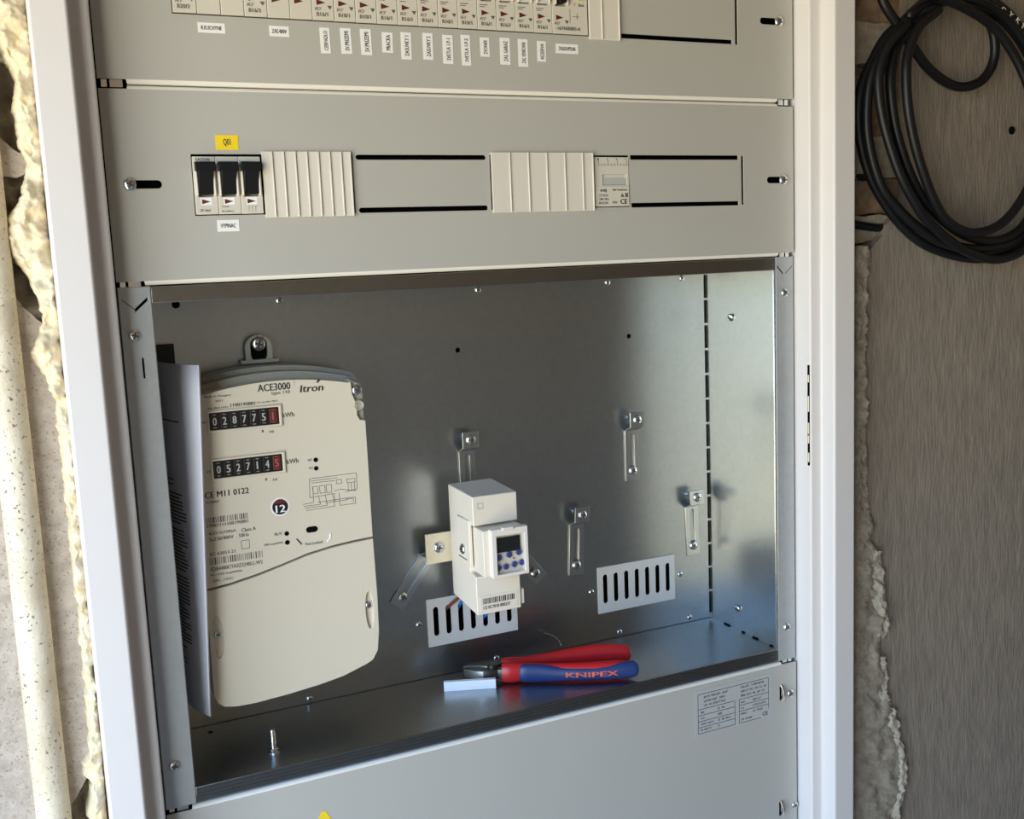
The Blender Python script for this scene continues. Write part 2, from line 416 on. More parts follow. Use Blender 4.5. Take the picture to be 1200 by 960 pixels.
def lumpy(name, m, L, Rr, y0, y1, Yb, bulge, parent=None, step=2.0, cols=16, seed=0.0, rough=1.0, fq=0.045, skew=1.0):
    """a strip of squeezed-out material between two ragged edges; py runs from y0 to y1"""
    n_ = int((y1 - y0) / step); vs_ = []; fs = []
    for j in range(n_ + 1):
        py = y0 + (y1 - y0) * j / n_
        for i in range(cols + 1):
            t = i / cols
            px = interp(L, py) + (interp(Rr, py) - interp(L, py)) * t
            p = atY(px, py, Yb); q = Vector((p.x * fq + seed, p.z * fq, seed))
            prof = (1 - abs(2 * t ** skew - 1) ** 3) ** 0.6
            h = bulge * prof * (0.62 + rough * 0.55 * noise.noise(q) + rough * 0.28 * noise.noise(q * 2.7)) + 1.7 * rough * noise.noise(q * 6) + 0.9 * rough * noise.noise(q * 13)
            e_ = 2.6 * rough * noise.noise(Vector((p.z * 0.11, seed, t * 2))) + 1.3 * rough * noise.noise(Vector((p.z * 0.33, seed + 4, t * 3)))
            vs_.append((p.x + (e_ if t < 0.9 else 0), Yb - max(h, -3), p.z))
    for j in range(n_):
        for i in range(cols): a_ = j * (cols + 1) + i; fs.append((a_, a_ + 1, a_ + cols + 2, a_ + cols + 1))
    # closed back
    b = len(vs_)
    rim = [j * (cols + 1) for j in range(n_ + 1)] + [n_ * (cols + 1) + i for i in range(1, cols + 1)] + [j * (cols + 1) + cols for j in range(n_ - 1, -1, -1)] + [i for i in range(cols - 1, 0, -1)]
    for r_ in rim: v = vs_[r_]; vs_.append((v[0], Yb + 12, v[2]))
    k = len(rim)
    for i in range(k): fs.append((rim[i], rim[(i + 1) % k], b + (i + 1) % k, b + i))
    return MB().add(vs_, fs).build(name, m, parent, smooth=True, angle=80)

foamL = [(-40, -16), (0, -8), (60, -2), (78, 10), (95, 17), (130, 14), (165, 20), (195, 30), (215, 28), (240, 19), (258, 6), (285, 8), (305, 16), (322, 30),
         (345, 42), (378, 50), (390, 46), (412, 36), (424, 38), (440, 52), (470, 64), (520, 69), (600, 78), (640, 81), (700, 89), (800, 98), (880, 104), (893, 95), (905, 96), (914, 108), (935, 104), (950, 102), (1000, 112)]
foamR = [(-40, 28), (0, 32), (320, 66), (640, 101.5), (960, 126), (1000, 129)]
fo = lumpy('expanding_foam', 'foam', foamL, foamR, -38, 1000, -12, 19, cols=26, seed=2.0, rough=0.95, fq=0.055)
tag(fo, 'cream expanding foam squeezed out in lumps along the white cabinet frame', 'foam')
mL = [(288, 1000), (1000, 1000)]
mR = [(288, 1014), (300, 1022), (330, 1015), (420, 1013), (520, 1015), (600, 1018), (616, 1026), (632, 1018), (650, 1034), (700, 1036), (725, 1040), (745, 1032), (770, 1030), (790, 1036), (812, 1032),
      (830, 1046), (850, 1048), (870, 1056), (890, 1062), (920, 1060), (945, 1052), (960, 1050), (1000, 1050)]
mo = lumpy('mortar_seam', 'mortar', mL, mR, 288, 1000, -11, 7, cols=14, seed=5.0, rough=1.3, fq=0.06)
tag(mo, 'rough grey-beige mortar smeared between the cement wall and cabinet frame', 'mortar')
# lighter squeezed-out ridge of mortar along the seam's outer edge, broken into lengths
ridge = [(640, 1026), (656, 1030), (700, 1034), (728, 1038), (748, 1034), (772, 1031), (792, 1036), (812, 1034), (832, 1043), (852, 1046), (872, 1052), (892, 1057), (922, 1056), (946, 1049), (1000, 1046)]
for k, (ya, yb, w0, w1, bl) in enumerate(((644, 750, 18, 3, 8), (768, 826, 9, 4, 7), (828, 1000, 7, 5, 8))):
    lumpy('ridge', 'mortar_light', [(y, x - w0 * (0.7 + 0.5 * noise.noise(Vector((y * 0.05, k, 2))))) for y, x in ridge], [(y, x + w1) for y, x in ridge], ya, yb, -11, bl, mo, cols=12, seed=11.0 + k, rough=1.2, fq=0.08)

# painted pipe on the left-hand wall
mb = MB(); zs = [ZA + 5 + (ZB - ZA - 10) * i / 60 for i in range(61)]
mb.tube([(-143 + 0.8 * noise.noise(Vector((z * 0.004, 1, 0))), -17, z) for z in zs], 12.2, 24, up=(0, 1, 0))
pp = mb.build('pipe', 'pipe_paint', None, (-143, -17, ZA), smooth=True, angle=60)
tag(pp, 'stained cream-painted vertical pipe running up the plaster beside the foam', 'pipe')

# ------------------------------------------------------------------ the cabinet
cab = thing('distribution_cabinet', (258, 0, FB), 'white-framed steel distribution cabinet with an open galvanized meter compartment', 'cabinet')
# stepped white frame
left_prof = [(-105, 20), (-105, -40), (-79, -40), (-79, -21), (-64, -21), (-64, 20)]
right_prof = [(580, 20), (580, -21), (593.5, -21), (593.5, -40), (620.5, -40), (620.5, 20)]
MB().ext(left_prof, FB + 30, FT - 30).build('frame_jamb', 'frame_white', cab, bevel=2.2, seg=3)
rj = MB().ext(right_prof, FB + 30, FT - 30).build('frame_jamb', 'frame_white', cab, bevel=2.2, seg=3)
MB().box(-105, 620.5, -40, 20, FT - 30, FT - 0.5).build('frame_rail', 'frame_white', cab, bevel=2.2, seg=3)
MB().box(-105, 620.5, -40, 20, FB + 0.5, FB + 30).build('frame_rail', 'frame_white', cab, bevel=2.2, seg=3)
# strike slot in the right jamb, part filled with hardened foam
s0, s1 = atY(948, 428, -19), atY(948, 546, -19)
mb = MB(); mb.box(579.7, 581, -19.6, -16.6, s1.z, s0.z); mb.build('latch_slot', 'void', rj)
mb = MB(); random.seed(4)
for k, t in enumerate((0.12, 0.33, 0.42, 0.62, 0.70, 0.90)):
    z = s0.z + (s1.z - s0.z) * t; mb.box(579.2, 580.4, -19.2, -17.2, z - random.uniform(4, 9), z + random.uniform(2, 6))
mb.build('foam_crumb', 'foam', rj, bevel=0.5)

# screws shared by everything: pan head with a cross recess (second slot dark)
def screw_mesh(r):
    mb = MB()
    mb.lathe([(r * 1.0, 0), (r * 1.0, r * 0.16), (r * 0.93, r * 0.34), (r * 0.74, r * 0.47), (r * 0.45, r * 0.54), (0.02, r * 0.56)], 18)
    mb.cur = 1
    w = r * 0.15; l = r * 0.56; y = -r * 0.585
    mb.box(-l, l, y, -r * 0.35, -w, w); mb.box(-w, w, y + 0.01, -r * 0.35, -l, l)
    return mb
_s = {}
def screw(parent, x, y, z, r, rot=0.5, name='screw', washer=0.0):
    if r not in _s:
        o = screw_mesh(r).build(name, ['zinc', 'zinc_dark'], parent, (0, 0, 0), smooth=True, angle=40); _s[r] = o
        o.data.name = 'screw'; place(o, parent, (x, y, z)); o.rotation_euler = (0, rot, 0); return o
    return inst(_s[r], name, parent, (x, y, z), rot)

# galvanized columns at both sides of the compartment
def column(x0, x1, inner, sgn):
    mb = MB()
    zt, zb = -52.0, -472.5
    xa, xb = (x0, x1)
    arm = lambda cx, cz, dx, dz, w: [(cx, cz - w), (cx + dx, cz + dz - w), (cx + dx, cz + dz + w), (cx, cz + w)]
    c = (x0 + x1) / 2
    if sgn > 0: notch = [(c - 0.5, -71.2), (x1 - 2.2, -62.6), (x1 - 2.2, -60.0), (c - 0.5, -68.6)]
    else: notch = [(x0 + 1.8, -59.5), (c - 1.2, -67.5), (c - 1.2, -70.0), (x0 + 1.8, -62.0)]
    holes = [notch]
    slit = [(c - sgn * 0.6, -69.6), (c - sgn * 9.6, -61.6), (c - sgn * 9.6, -60.7), (c - sgn * 0.6, -68.7)]
    if sgn > 0: holes.append(rnd_slot(-48.2, -46.9, -122, -106))
    mb.plate(R4(x0, x1, zb, zt), 1.5, 3.5, holes)
    if sgn > 0: mb.box(x1 - 1.5, x1, 3.5, 26, zb, zt); mb.box(x0, x0 + 1.5, 3.5, 26, zb, zt)
    else: mb.box(x0, x0 + 1.5, 3.5, 8, zb, zt); mb.box(x1 - 1.5, x1, 3.5, 26, zb, zt)
    o = mb.build('column', 'galvanized_column', cab, bevel=0.4)
    MB().plate(slit, 1.35, 1.6).build('embossing', 'zinc_dark', o)
    MB().box(x0 + 2, x1 - 2, 9, 10, zb, zt).build('column_shade', 'void', cab)  # black sheet standing in for the unlit inside of the column
    return o
cl = column(-61.2, -37.8, -37.8, 1)
cr_ = column(555.8, 577.6, 555.8, -1)
MB().box(-55.6, -54.4, 1.0, 1.6, -122, -106).build('embossing', 'galvanized_column', cl, bevel=0.3)
for z in (-88.8, -436.3): screw(cl, -52, 1.4, z, 4.6, 0.3)
for z in (-87.7, -436.7): screw(cr_, 566.6, 1.4, z, 4.4, 0.7)

# compartment: back plate, side walls, floor, roof, front lips
BX0, BX1, BZ0, BZ1, BD = -37.0, 554.8, -459.0, -65.0, 119.5
holes = [circ(258.6, -129.6, 2.6), circ(455.2, -129.2, 2.6), circ(-5.2, -69.8, 3.6)]
V1 = (211, 310, -427, -377.5); V2 = (407.3, 505.3, -428, -376.5)
for v in (V1, V2): holes.append(R4(v[0] + 6, v[1] - 6, v[2] + 6, v[3] - 6))
pitch = (387.0) / 14
for i in range(14):
    z1 = -68.5 - i * pitch; holes.append(R4(552.0, 554.75, z1 - pitch + 2.4, z1))
holes.append(R4(-36, -10, -150, -104))       # knock-out behind the papers
MB().plate(R4(BX0 - 2, BX1 + 2, BZ0 - 2, BZ1 + 2), BD, BD + 1.5, holes).build('back_plate', 'galvanized', cab)
MB().box(BX0, BX1, BD + 14, BD + 16, BZ0, BZ1).build('cavity_shade', 'void', cab)  # black sheet behind the slots; the cavity's shade put into its colour
MB().box(BX1, BX1 + 1.5, 3, BD, BZ0, BZ1).build('side_wall', 'galvanized', cab)
MB().box(BX0 - 1.5, BX0, 4, BD, BZ0, BZ1).build('side_wall', 'galvanized', cab)
fh = [(-9.5, 103, 2.6)]
mb = MB().plate(R4(BX0, BX1, 2, BD - 1.2), BZ0, BZ0 - 1.5, [circ(x, y, r) for x, y, r in fh])
mb.v = [Vector((v.x, v.z, v.y)) for v in mb.v]
mb.build('floor_plate', 'galvanized', cab)
MB().box(BX0, BX1, BZ0 * 0 + 2, BD - 1.2, BZ1, BZ1 + 1.5).build('roof_plate', 'galvanized', cab)
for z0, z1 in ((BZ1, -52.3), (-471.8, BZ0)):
    MB().box(-37.4, 555.4, 1.8, 3.4, z0, z1).build('front_lip', 'galvanized_lip_darkened' if 'galvanized_lip_darkened' in MATS else 'galvanized', cab, bevel=0.5)
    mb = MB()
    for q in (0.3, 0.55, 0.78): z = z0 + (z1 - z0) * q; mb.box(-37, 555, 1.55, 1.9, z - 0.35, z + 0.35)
    mb.build('crease', 'galvanized_lip_darkened', cab)
# bright folded edge of the right side wall
MB().box(553.0, 555.2, 1.6, 3.6, BZ0, BZ1).build('folded_edge', 'zinc', cab, bevel=0.4)
# rivets and screws
for x, z in ((85.6, -71.2), (283.1, -71.4), (431, -71), (523.7, -70.8), (86.9, -454), (284.6, -453.4), (432.8, -453.4), (524.7, -453.6)):
    screw(cab, x, BD - 0.1, z, 3.1, 0.9, 'rivet')
for x, z in ((201.9, -401.4), (399.3, -402.1), (513.4, -401.1)): screw(cab, x, BD - 0.1, z, 3.1, 0.2, 'rivet')
for y, z in ((74, -113.9), (69, -433.9)):
    o = screw(cab, BX1 - 0.1, y, z, 4.4, 0); o.rotation_euler = (0.4, 0, -math.pi / 2)
# little dark gaps where the side wall tabs meet the floor
for y0, y1 in ((34, 43), (58, 62), (10, 14), (84, 94)): MB().box(553.6, 555, y0, y1, -459.4, -457.6).build('tab_gap', 'void', cab)
# vent plates
for v in (V1, V2):
    hs = []
    for i in range(7):
        x = v[0] + 9.0 + i * (v[1] - v[0] - 18) / 6; hs.append(rnd_slot(x - 2.9, x + 2.9, v[2] + 10.5, v[3] - 8.5))
    vp = MB().plate(R4(*v), BD - 1.4, BD - 0.1, hs).build('vent_plate', 'vent_grey', cab)
# earth stud standing on the compartment floor
mb = MB(); mb.lathe([(2.4, -1), (2.4, 19), (1.7, 20.3)], 14, (33.6, 34, BZ0), 'z')
for k in range(9): mb.lathe([(2.4, 7 + k * 1.3), (2.7, 7.4 + k * 1.3), (2.4, 7.8 + k * 1.3)], 14, (33.6, 34, BZ0), 'z')
st = mb.build('earth_stud', 'zinc', cab, (33.6, 34, BZ0), smooth=True)
MB().lathe([(4.3, 0), (4.3, 2.4), (3.6, 3.0)], 6, (33.6, 34, BZ0 + 0.6), 'z').build('nut', 'zinc', st, bevel=0.2)
MB().lathe([(5.6, 0), (5.6, 0.7)], 18, (33.6, 34, BZ0), 'z').build('washer', 'zinc', st)

# sliding fixing brackets on the back plate
BRK = {}
def bracket(x, z, rot, top_screw=True, length=57.0):
    key = round(length)
    if key not in BRK:
        L = length; mb = MB()
        mb.plate([(-8.6, -11), (8.6, -11), (8.6, L - 13), (-8.6, L - 13)], -1.9, -0.3, [rnd_slot(-2.8, 2.8, -2, L - 16)])
        def slab(u0, y0, u1, y1, t=1.6):
            mb.add([(-8.6, y0, u0), (8.6, y0, u0), (8.6, y1, u1), (-8.6, y1, u1), (-8.6, y0 + t, u0), (8.6, y0 + t, u0), (8.6, y1 + t, u1), (-8.6, y1 + t, u1)],
                   [(0, 1, 2, 3), (7, 6, 5, 4), (0, 4, 5, 1), (1, 5, 6, 2), (2, 6, 7, 3), (3, 7, 4, 0)])
        slab(L - 13, -1.9, L - 8, -13); mb.plate([(-8.6, L - 8.6), (8.6, L - 8.6), (8.6, L + 8), (-8.6, L + 8)], -14, -12.4)
        o = mb.build('bracket', 'galvanized_bracket', cab, bevel=0.25); BRK[key] = o
    else: o = inst(BRK[key], 'bracket', cab, (0, 0, 0))
    place(o, cab, (x, BD, z)); o.rotation_euler = (0, rot, 0)
    ORG[o.name] = Vector((0, 0, 0))
    s = screw(o, 0, -1.8, 0, 5.0, 0.6 - rot)
    if top_screw:
        screw(o, 0, -13.9, length, 5.0, 0.2 - rot)
        MB().lathe([(2.2, 0), (2.2, 12)], 10, (0, -1.5, length)).build('bolt_shank', 'zinc', o)
    return o
galvanized('galvanized_bracket', (0.55, 0.57, 0.57), 0.30)
bracket(454.4, -274.6, 0.0)
bracket(381.5, -368.4, 0.05)
bracket(530.6, -370.0, -0.03, length=58.0)
bracket(262.0, -275.0, 0.0)
bracket(186.0, -369.3, 0.66)
bracket(332.5, -369.2, -0.66)

# ------------------------------------------------------------------ cover panels
def cover_panel(zb, zt, holes, label, bottom=True, top=True, tabs=18.0):
    t = thing('cover_panel', (258, 0, zb), label, 'panel')
    XL, XR = -61.6, 577.4
    b, u = (zb + 3.4 if bottom else zb), (zt - 3.0 if top else zt)
    MB().plate(R4(XL, XR, b, u), 0, 1.5, holes).build('plate', 'panel_grey', t, bevel=0.25, seg=1)
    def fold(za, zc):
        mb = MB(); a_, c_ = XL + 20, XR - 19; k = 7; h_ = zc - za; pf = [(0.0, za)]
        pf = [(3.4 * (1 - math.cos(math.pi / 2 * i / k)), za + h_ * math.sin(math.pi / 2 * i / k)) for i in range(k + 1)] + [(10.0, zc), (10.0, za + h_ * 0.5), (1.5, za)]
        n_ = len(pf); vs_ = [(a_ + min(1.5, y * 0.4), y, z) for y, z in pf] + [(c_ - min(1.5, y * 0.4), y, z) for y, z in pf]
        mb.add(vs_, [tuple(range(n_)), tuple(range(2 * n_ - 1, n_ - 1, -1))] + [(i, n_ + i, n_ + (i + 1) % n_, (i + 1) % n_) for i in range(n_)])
        mb.build('folded_edge', 'panel_edge_lit', t, smooth=True, angle=35)
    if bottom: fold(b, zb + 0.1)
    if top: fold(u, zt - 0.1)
    return t

ROWT = 149.3
upper = cover_panel(97.2, 247.4, [R4(-4.6, 382.3, ROWT, ROWT + 46.4), R4(384.2, 505.5, ROWT + 0.2, ROWT + 4.2), R4(509.2, 512.2, ROWT, ROWT + 46.4), R4(384.2, 505.5, ROWT + 42.2, ROWT + 46.2),
                                  rnd_slot(538.5, 566, ROWT + 20.4, ROWT + 26.6), rnd_slot(-50, -22.5, ROWT + 20.4, ROWT + 26.6)],
                    'grey steel cover panel around the long row of circuit breakers', top=True)
middle = cover_panel(-51.4, 96.6, [R4(0, 127.6, 0, 46.4), rnd_slot(130.2, 246, 42.3, 46.3), rnd_slot(130.4, 246, -0.4, 3.8), R4(249, 388.4, 0, 46.4),
                                   R4(390, 511, 42.5, 46.6), R4(390, 511, -0.6, 3.4), R4(514.3, 517.2, 0, 46.2), rnd_slot(-48.5, -22.4, 20.9, 27.1), rnd_slot(545, 568, 20, 26.2)],
                     'grey steel cover panel holding the main switch, above the meter compartment')
lower = cover_panel(-727, -473.2, [rnd_slot(555.4, 558.6, -515.5, -498.5), rnd_slot(553.6, 556.8, -645, -628)],
                    'grey steel cover panel below the meter compartment, carrying the rating plate')
screw(upper, 560.2, -0.2, ROWT + 23.6, 5.0, 0.4); screw(middle, -45.7, -0.2, 24.0, 5.0, 0.4); screw(middle, 564.2, -0.2, 23.1, 5.0, 0.1)
screw(lower, 569.6, 0.1, -509.8, 4.6, 0.9); screw(lower, 574.2, 0.1, -637.2, 4.0, 0.2)
for x, z in ((559.6, -507), (557.8, -636.5)):        # pressed-out catches beside the slots
    mb = MB(); pts_ = []
    for i in range(9): a_ = -1 + 2 * i / 8; pts_.append((x - 2.4 + 0.6 * (1 - a_ * a_), -0.2 - 3.4 * (1 - a_ * a_), z + 8.5 * a_)); 
    mb.tube(pts_, 1.3, 6, rz=2.0, up=(0, 1, 0)); mb.build('catch', 'zinc', lower, smooth=True)
for z0 in (97.6, -51.4, -473.2):                      # galvanized corner tabs behind the panel joints
    for a_, b_ in ((-59, -55), (-53, -44), (561, 567), (568.5, 573)): MB().box(a_, b_, 2.4, 6, z0 - 2.6, z0 + 5).build('corner_tab', 'zinc', cab)
MB().box(-64.5, 581, 12, 13, -51, 300).build('interior_shade', 'void', cab)     # black sheet painted as the unlit interior behind the breaker rows
MB().box(-64.5, 581, 12, 13, FB + 32, -474).build('interior_shade', 'void', cab)

def sticker(parent, s, x0, x1, z0, z1, vertical=False, m='sticker_white', name='name_sticker', lab=None, pad=(0.12, 0.30), tilt=0.0, tm='print'):
    y = -0.25; cx, cz = (x0 + x1) / 2, (z0 + z1) / 2
    o = MB().box(x0, x1, y, -0.02, z0, z1).build(name, m, parent, (cx, 0, cz))
    if lab: o['label'] = lab
    w, h = x1 - x0, z1 - z0
    mb = MB()
    if vertical: add_text(mb, s, x0 + w * pad[1] + w * 0.06, z0 + h * pad[0], w * (1 - 2 * pad[1]), h * (1 - 2 * pad[0]), y - 0.06, rot=True)
    else: add_text(mb, s, x0 + w * pad[0], z0 + h * pad[1], w * (1 - 2 * pad[0]), h * (1 - 2 * pad[1]), y - 0.06)
    mb.build('lettering', tm, o, (cx, 0, cz))
    o.rotation_euler = (0, tilt, 0)
    return o
def px_box(ax, ay, bx, by):
    a_, b_ = atY(ax, ay), atY(bx, by); return a_.x, b_.x, b_.z, a_.z
x0, x1, z0, z1 = px_box(231, 24, 264, 38.5); sticker(upper, 'R.KUCHYNE', x0, x1, z0 - 0.6, z1 - 1.2)
x0, x1, z0, z1 = px_box(315, 30, 339, 43.5); sticker(upper, 'ZAS.400V', x0, x1, z0, z1)
names = ['CERPADLO', 'SV.PRIZEMI', 'SV.PRIZEMI', 'PRACKA', 'ZASUVKY 1', 'ZASUVKY 2', 'SVETLA 1.P-1', 'SVETLA 1.P-2', 'ZVONEK', 'ZAS. GARAZ', 'ZAS. VENKOVNI', 'REZERVA']
boxes = [(374.5, 32.5, 387.5, 62.5), (398.5, 33, 412.5, 63), (421.8, 34, 436, 64.5), (447, 38, 461, 61.8), (469.2, 38, 482.7, 69.6), (494.8, 38.8, 508, 70), (518, 41, 531.6, 74.8),
         (539.8, 41, 552, 76.8), (562, 44, 574.2, 66.4), (585.2, 44.4, 598.4, 75.8), (606.5, 46, 619.3, 78.2), (628.8, 48.2, 640.5, 72.2)]
for s, (ax, ay, bx, by) in zip(names, boxes):
    cx = (ax + bx) / 2; zt_, zb_ = atY(cx, ay).z, atY(cx, by).z; xc = atY(cx, (ay + by) / 2).x
    w = (atY(bx, by).x - atY(ax + 1.6, by).x)
    sticker(upper, s, xc - w / 2, xc + w / 2, zb_, zt_, True, tilt=-0.02 + 0.04 * random.random())
x0, x1, z0, z1 = px_box(651, 51, 677.5, 63.5); sticker(upper, 'ZAS.KOUPELNA', x0, x1, z0, z1)
sticker(middle, 'Q01', 19.6, 36.8, 49.6, 60.8, m='sticker_yellow', pad=(0.33, 0.24), lab='yellow sticker reading Q01')
sticker(middle, 'VYPINAC', 15.8, 32.6, -12.5, -3.6, pad=(0.15, 0.32))

# rating plate on the lower panel
RX0, RX1, RZ0, RZ1 = 447.8, 546.0, -530.5, -482.0
rp = MB().box(RX0, RX1, -0.25, -0.02, RZ0, RZ1).build('rating_plate', 'sticker_grey', lower)
mb = MB(); yy = -0.32; xm0, xm1 = 497.5, 503.0; T, B_ = RZ1 - 4.4, RZ0 + 2.4
def hl(x0, x1, z): mb.rect(x0, x1, z - 0.28, z + 0.28, yy)
def vl(x, z0, z1): mb.rect(x - 0.28, x + 0.28, z0, z1, yy)
a0, a1 = RX0 + 4.5, RX1 - 5.5
hl(a0, a1, T); vl(a0, B_, T); vl(a1, T - 34, T); vl(xm0, B_, T - 16); vl(xm1, B_, T - 16)
for k in range(4): hl(a0, xm0, T - 16 - k * 6.4)
hl(a0, xm0, B_)
for k in range(3): hl(xm1, a1, T - 16 - k * 6.4)
hl(xm1, a1 - 10, B_)
def small_print(x0, z0, w, h, words):
    """print too small to read in the photograph: words of short strokes"""
    tot = sum(words) + len(words) - 1; u_ = w / tot; x = x0
    for n_ in words:
        for k in range(n_):
            mb.rect(x + 0.12 * u_, x + 0.38 * u_, z0, z0 + h, yy)
            zz = z0 + h * random.choice((0.0, 0.4, 0.8)); mb.rect(x + 0.12 * u_, x + 0.86 * u_, zz, zz + h * 0.22, yy)
            if random.random() < 0.5: mb.rect(x + 0.62 * u_, x + 0.86 * u_, z0, z0 + h, yy)
            x += u_
        x += u_
random.seed(21)
for k, wd_ in enumerate(((5, 8, 5), (9, 4), (3, 2, 10))): small_print(a0 + 7, T - 4.8 - 4.4 * k, (30, 26, 27)[k], 2.3, wd_)
for k, wd_ in enumerate(((7, 10), (7, 4, 3, 3, 3), (4, 4, 3, 3, 3))): small_print(xm1 + 2, T - 4.2 - 4.6 * k, (30, 33, 31)[k], 2.3, wd_)
for k, (l_, r_) in enumerate((((3,), (2, 2)), ((3,), (3,)), ((5, 6), (2, 2, 4)), ((2, 7), (1,)))):
    small_print(a0 + 3, T - 20.6 - k * 6.2, 1.5 * sum(l_), 2.0, l_); small_print(a0 + 24, T - 20.6 - k * 6.2, 2.0 * sum(r_), 2.2, r_)
for k, (l_, r_) in enumerate((((4,), (6,)), ((3,), (9,)), ((5,), (2, 5)), ((3, 7, 1), None))):
    small_print(xm1 + 2, T - 20.6 - k * 6.2, 1.5 * sum(l_), 2.0, l_)
    if r_: small_print(xm1 + 17, T - 20.6 - k * 6.2, 1.9 * sum(r_), 2.2, r_)
add_text(mb, 'CE', a1 - 8, T - 40.4, 6.8, 4.2, yy)
tag(mb.build('lettering', 'print', rp), kind='stuff')
# yellow warning triangle further down
p = atY(379, 951)
MB().plate([(p.x - 26, p.z - 45), (p.x + 26, p.z - 45), (p.x + 1.6, p.z), (p.x - 1.6, p.z)], -0.25, -0.02).build('warning_sticker', 'sticker_yellow', lower)

# ------------------------------------------------------------------ devices in the two rows
def arrow(mb, cx, cz, s=1.0): mb.add([(cx - 3.2 * s, -0.75, cz + 2.2 * s), (cx - 3.2 * s, -0.75, cz - 2.2 * s), (cx + 4.0 * s, -0.75, cz)], [(0, 1, 2)])

def breaker(x0, poles, label, code, zb=ROWT, group=None, wide=False, name='circuit_breaker'):
    Mw = 17.7; w = Mw * poles
    t = thing(name, (x0 + w / 2, 0, zb), label, 'circuit breaker', group)
    for k in range(1 if wide else poles):
        a_ = x0 + k * Mw; b_ = a_ + (w if wide else Mw)
        # body with a recess for the toggle
        mb = MB(); y = -0.6
        tb = zb + 24.0
        hole_ = R4(a_ + 3.6, a_ + 14.2, tb, zb + 42)
        mb.plate(R4(a_ + 0.22, b_ - 0.22, zb + 0.9, zb + 45.6), y, 30, [hole_])
        mb.box(a_ + 3.6, a_ + 14.2, 4, 6, tb, zb + 42)
        body = mb.build('body', 'breaker_plastic', t, bevel=0.35)
        # raised cheeks beside the toggle
        mb = MB()
        for xx in (a_ + 2.2, a_ + 14.0): mb.box(xx, xx + 1.5, -3.6, 2, tb + 1, zb + 40)
        mb.build('toggle_guard', 'breaker_plastic', body, bevel=0.5)
        mb = MB()
        if wide: mb.box(a_ + 5.4, a_ + 12.4, -5.5, 4, tb + 2.4, zb + 40)
        else: mb.box(a_ + 3.8, a_ + 14.0, -1.6, 4, tb + 1.2, zb + 40)
        mb.build('toggle', 'toggle_black' if wide else 'toggle_clear', t, bevel=0.8)
        mb = MB()
        if not wide:
            mb.rect(a_ + 2.4, a_ + 9.6, zb + 20.6, zb + 21.2, -0.75); mb.rect(a_ + 2.4, a_ + 7.4, zb + 19.0, zb + 19.6, -0.75)
        mb.cur = 1; arrow(mb, a_ + 7.0, zb + 14.4)
        mb.build('marking', ['print_soft', 'print_arrow'], t)
        if k == 0 or not poles == 3:
            mb = MB()
            add_text(mb, code[0], a_ + 2.4, zb + 8.4, 4.8, 1.6, -0.75); mb.rect(a_ + 2.4, a_ + 8.0, zb + 10.4, zb + 10.7, -0.75)
            add_text(mb, code[1], a_ + 3.4, zb + 4.0, (24 if wide else 9.2), 3.0, -0.75)
            mb.build('lettering', 'print_soft', t)
            mb = MB(); mb.add([(a_ + 12.2, -0.75, zb + 12.2), (a_ + 14.4, -0.75, zb + 9.2), (a_ + 16.2, -0.75, zb + 12.2)], [(0, 1, 2)])
            mb.build('conformity_mark', 'print_soft', t)
        if wide:
            MB().lathe([(3.4, 0), (3.4, 2.2), (2.6, 2.8)], 20, (a_ + 26, -0.6, zb + 33)).build('test_button', 'button_yellow', t, smooth=True)
            mb = MB(); mb.rect(a_ + 20, a_ + 27, zb + 15.6, zb + 16.0, -0.75); mb.rect(a_ + 24.4, a_ + 24.8, zb + 13, zb + 18.6, -0.75); mb.rect(a_ + 17.4, a_ + 17.8, zb + 10, zb + 22, -0.75)
            add_text(mb, 'T', a_ + 22, zb + 25, 1.6, 2, -0.75); add_text(mb, '30mA', a_ + 26, zb + 24.6, 6, 2.4, -0.75)
            mb.build('diagram', 'print_soft', t)
    return t
mat('toggle_clear', (0.64, 0.62, 0.56), 0.4)
mat('print_arrow', (0.10, 0.012, 0.012), 0.6)
xt = -4.1
g = 'single-pole breakers in the upper row'
breaker(xt, 3, 'ivory three-pole circuit breaker above the R.KUCHYNE sticker', ('PL7', 'B20/3'))
breaker(xt + 53.1, 3, 'ivory three-pole circuit breaker above the ZAS.400V sticker', ('PL7', 'B16/3'))
stick = ['CERPADLO', None, None, 'PRACKA', None, None, None, None, 'ZVONEK', None, None, 'REZERVA']
ordinal = ['first', 'second', 'third', 'fourth', 'fifth', 'sixth', 'seventh', 'eighth', 'ninth', 'tenth', 'eleventh', 'twelfth']
for k in range(12):
    w_ = ordinal[11 - k] + ' from the breaker with the yellow test button' if k > 5 else ordinal[k] + ' after the three-pole breakers'
    if stick[k]: w_ += ', above the ' + stick[k] + ' sticker'
    breaker(xt + 106.2 + 17.7 * k, 1, 'ivory single-pole breaker, ' + w_, ('PL7', 'B10/1' if k in (1, 2, 6, 7) else 'B16/1'), group=g)
breaker(xt + 106.2 + 17.7 * 12, 2, 'wide breaker with black toggle and yellow test button above the ZAS.KOUPELNA sticker', ('PFL7', '-16/1N/B/003-A'), wide=True, name='residual_current_breaker')

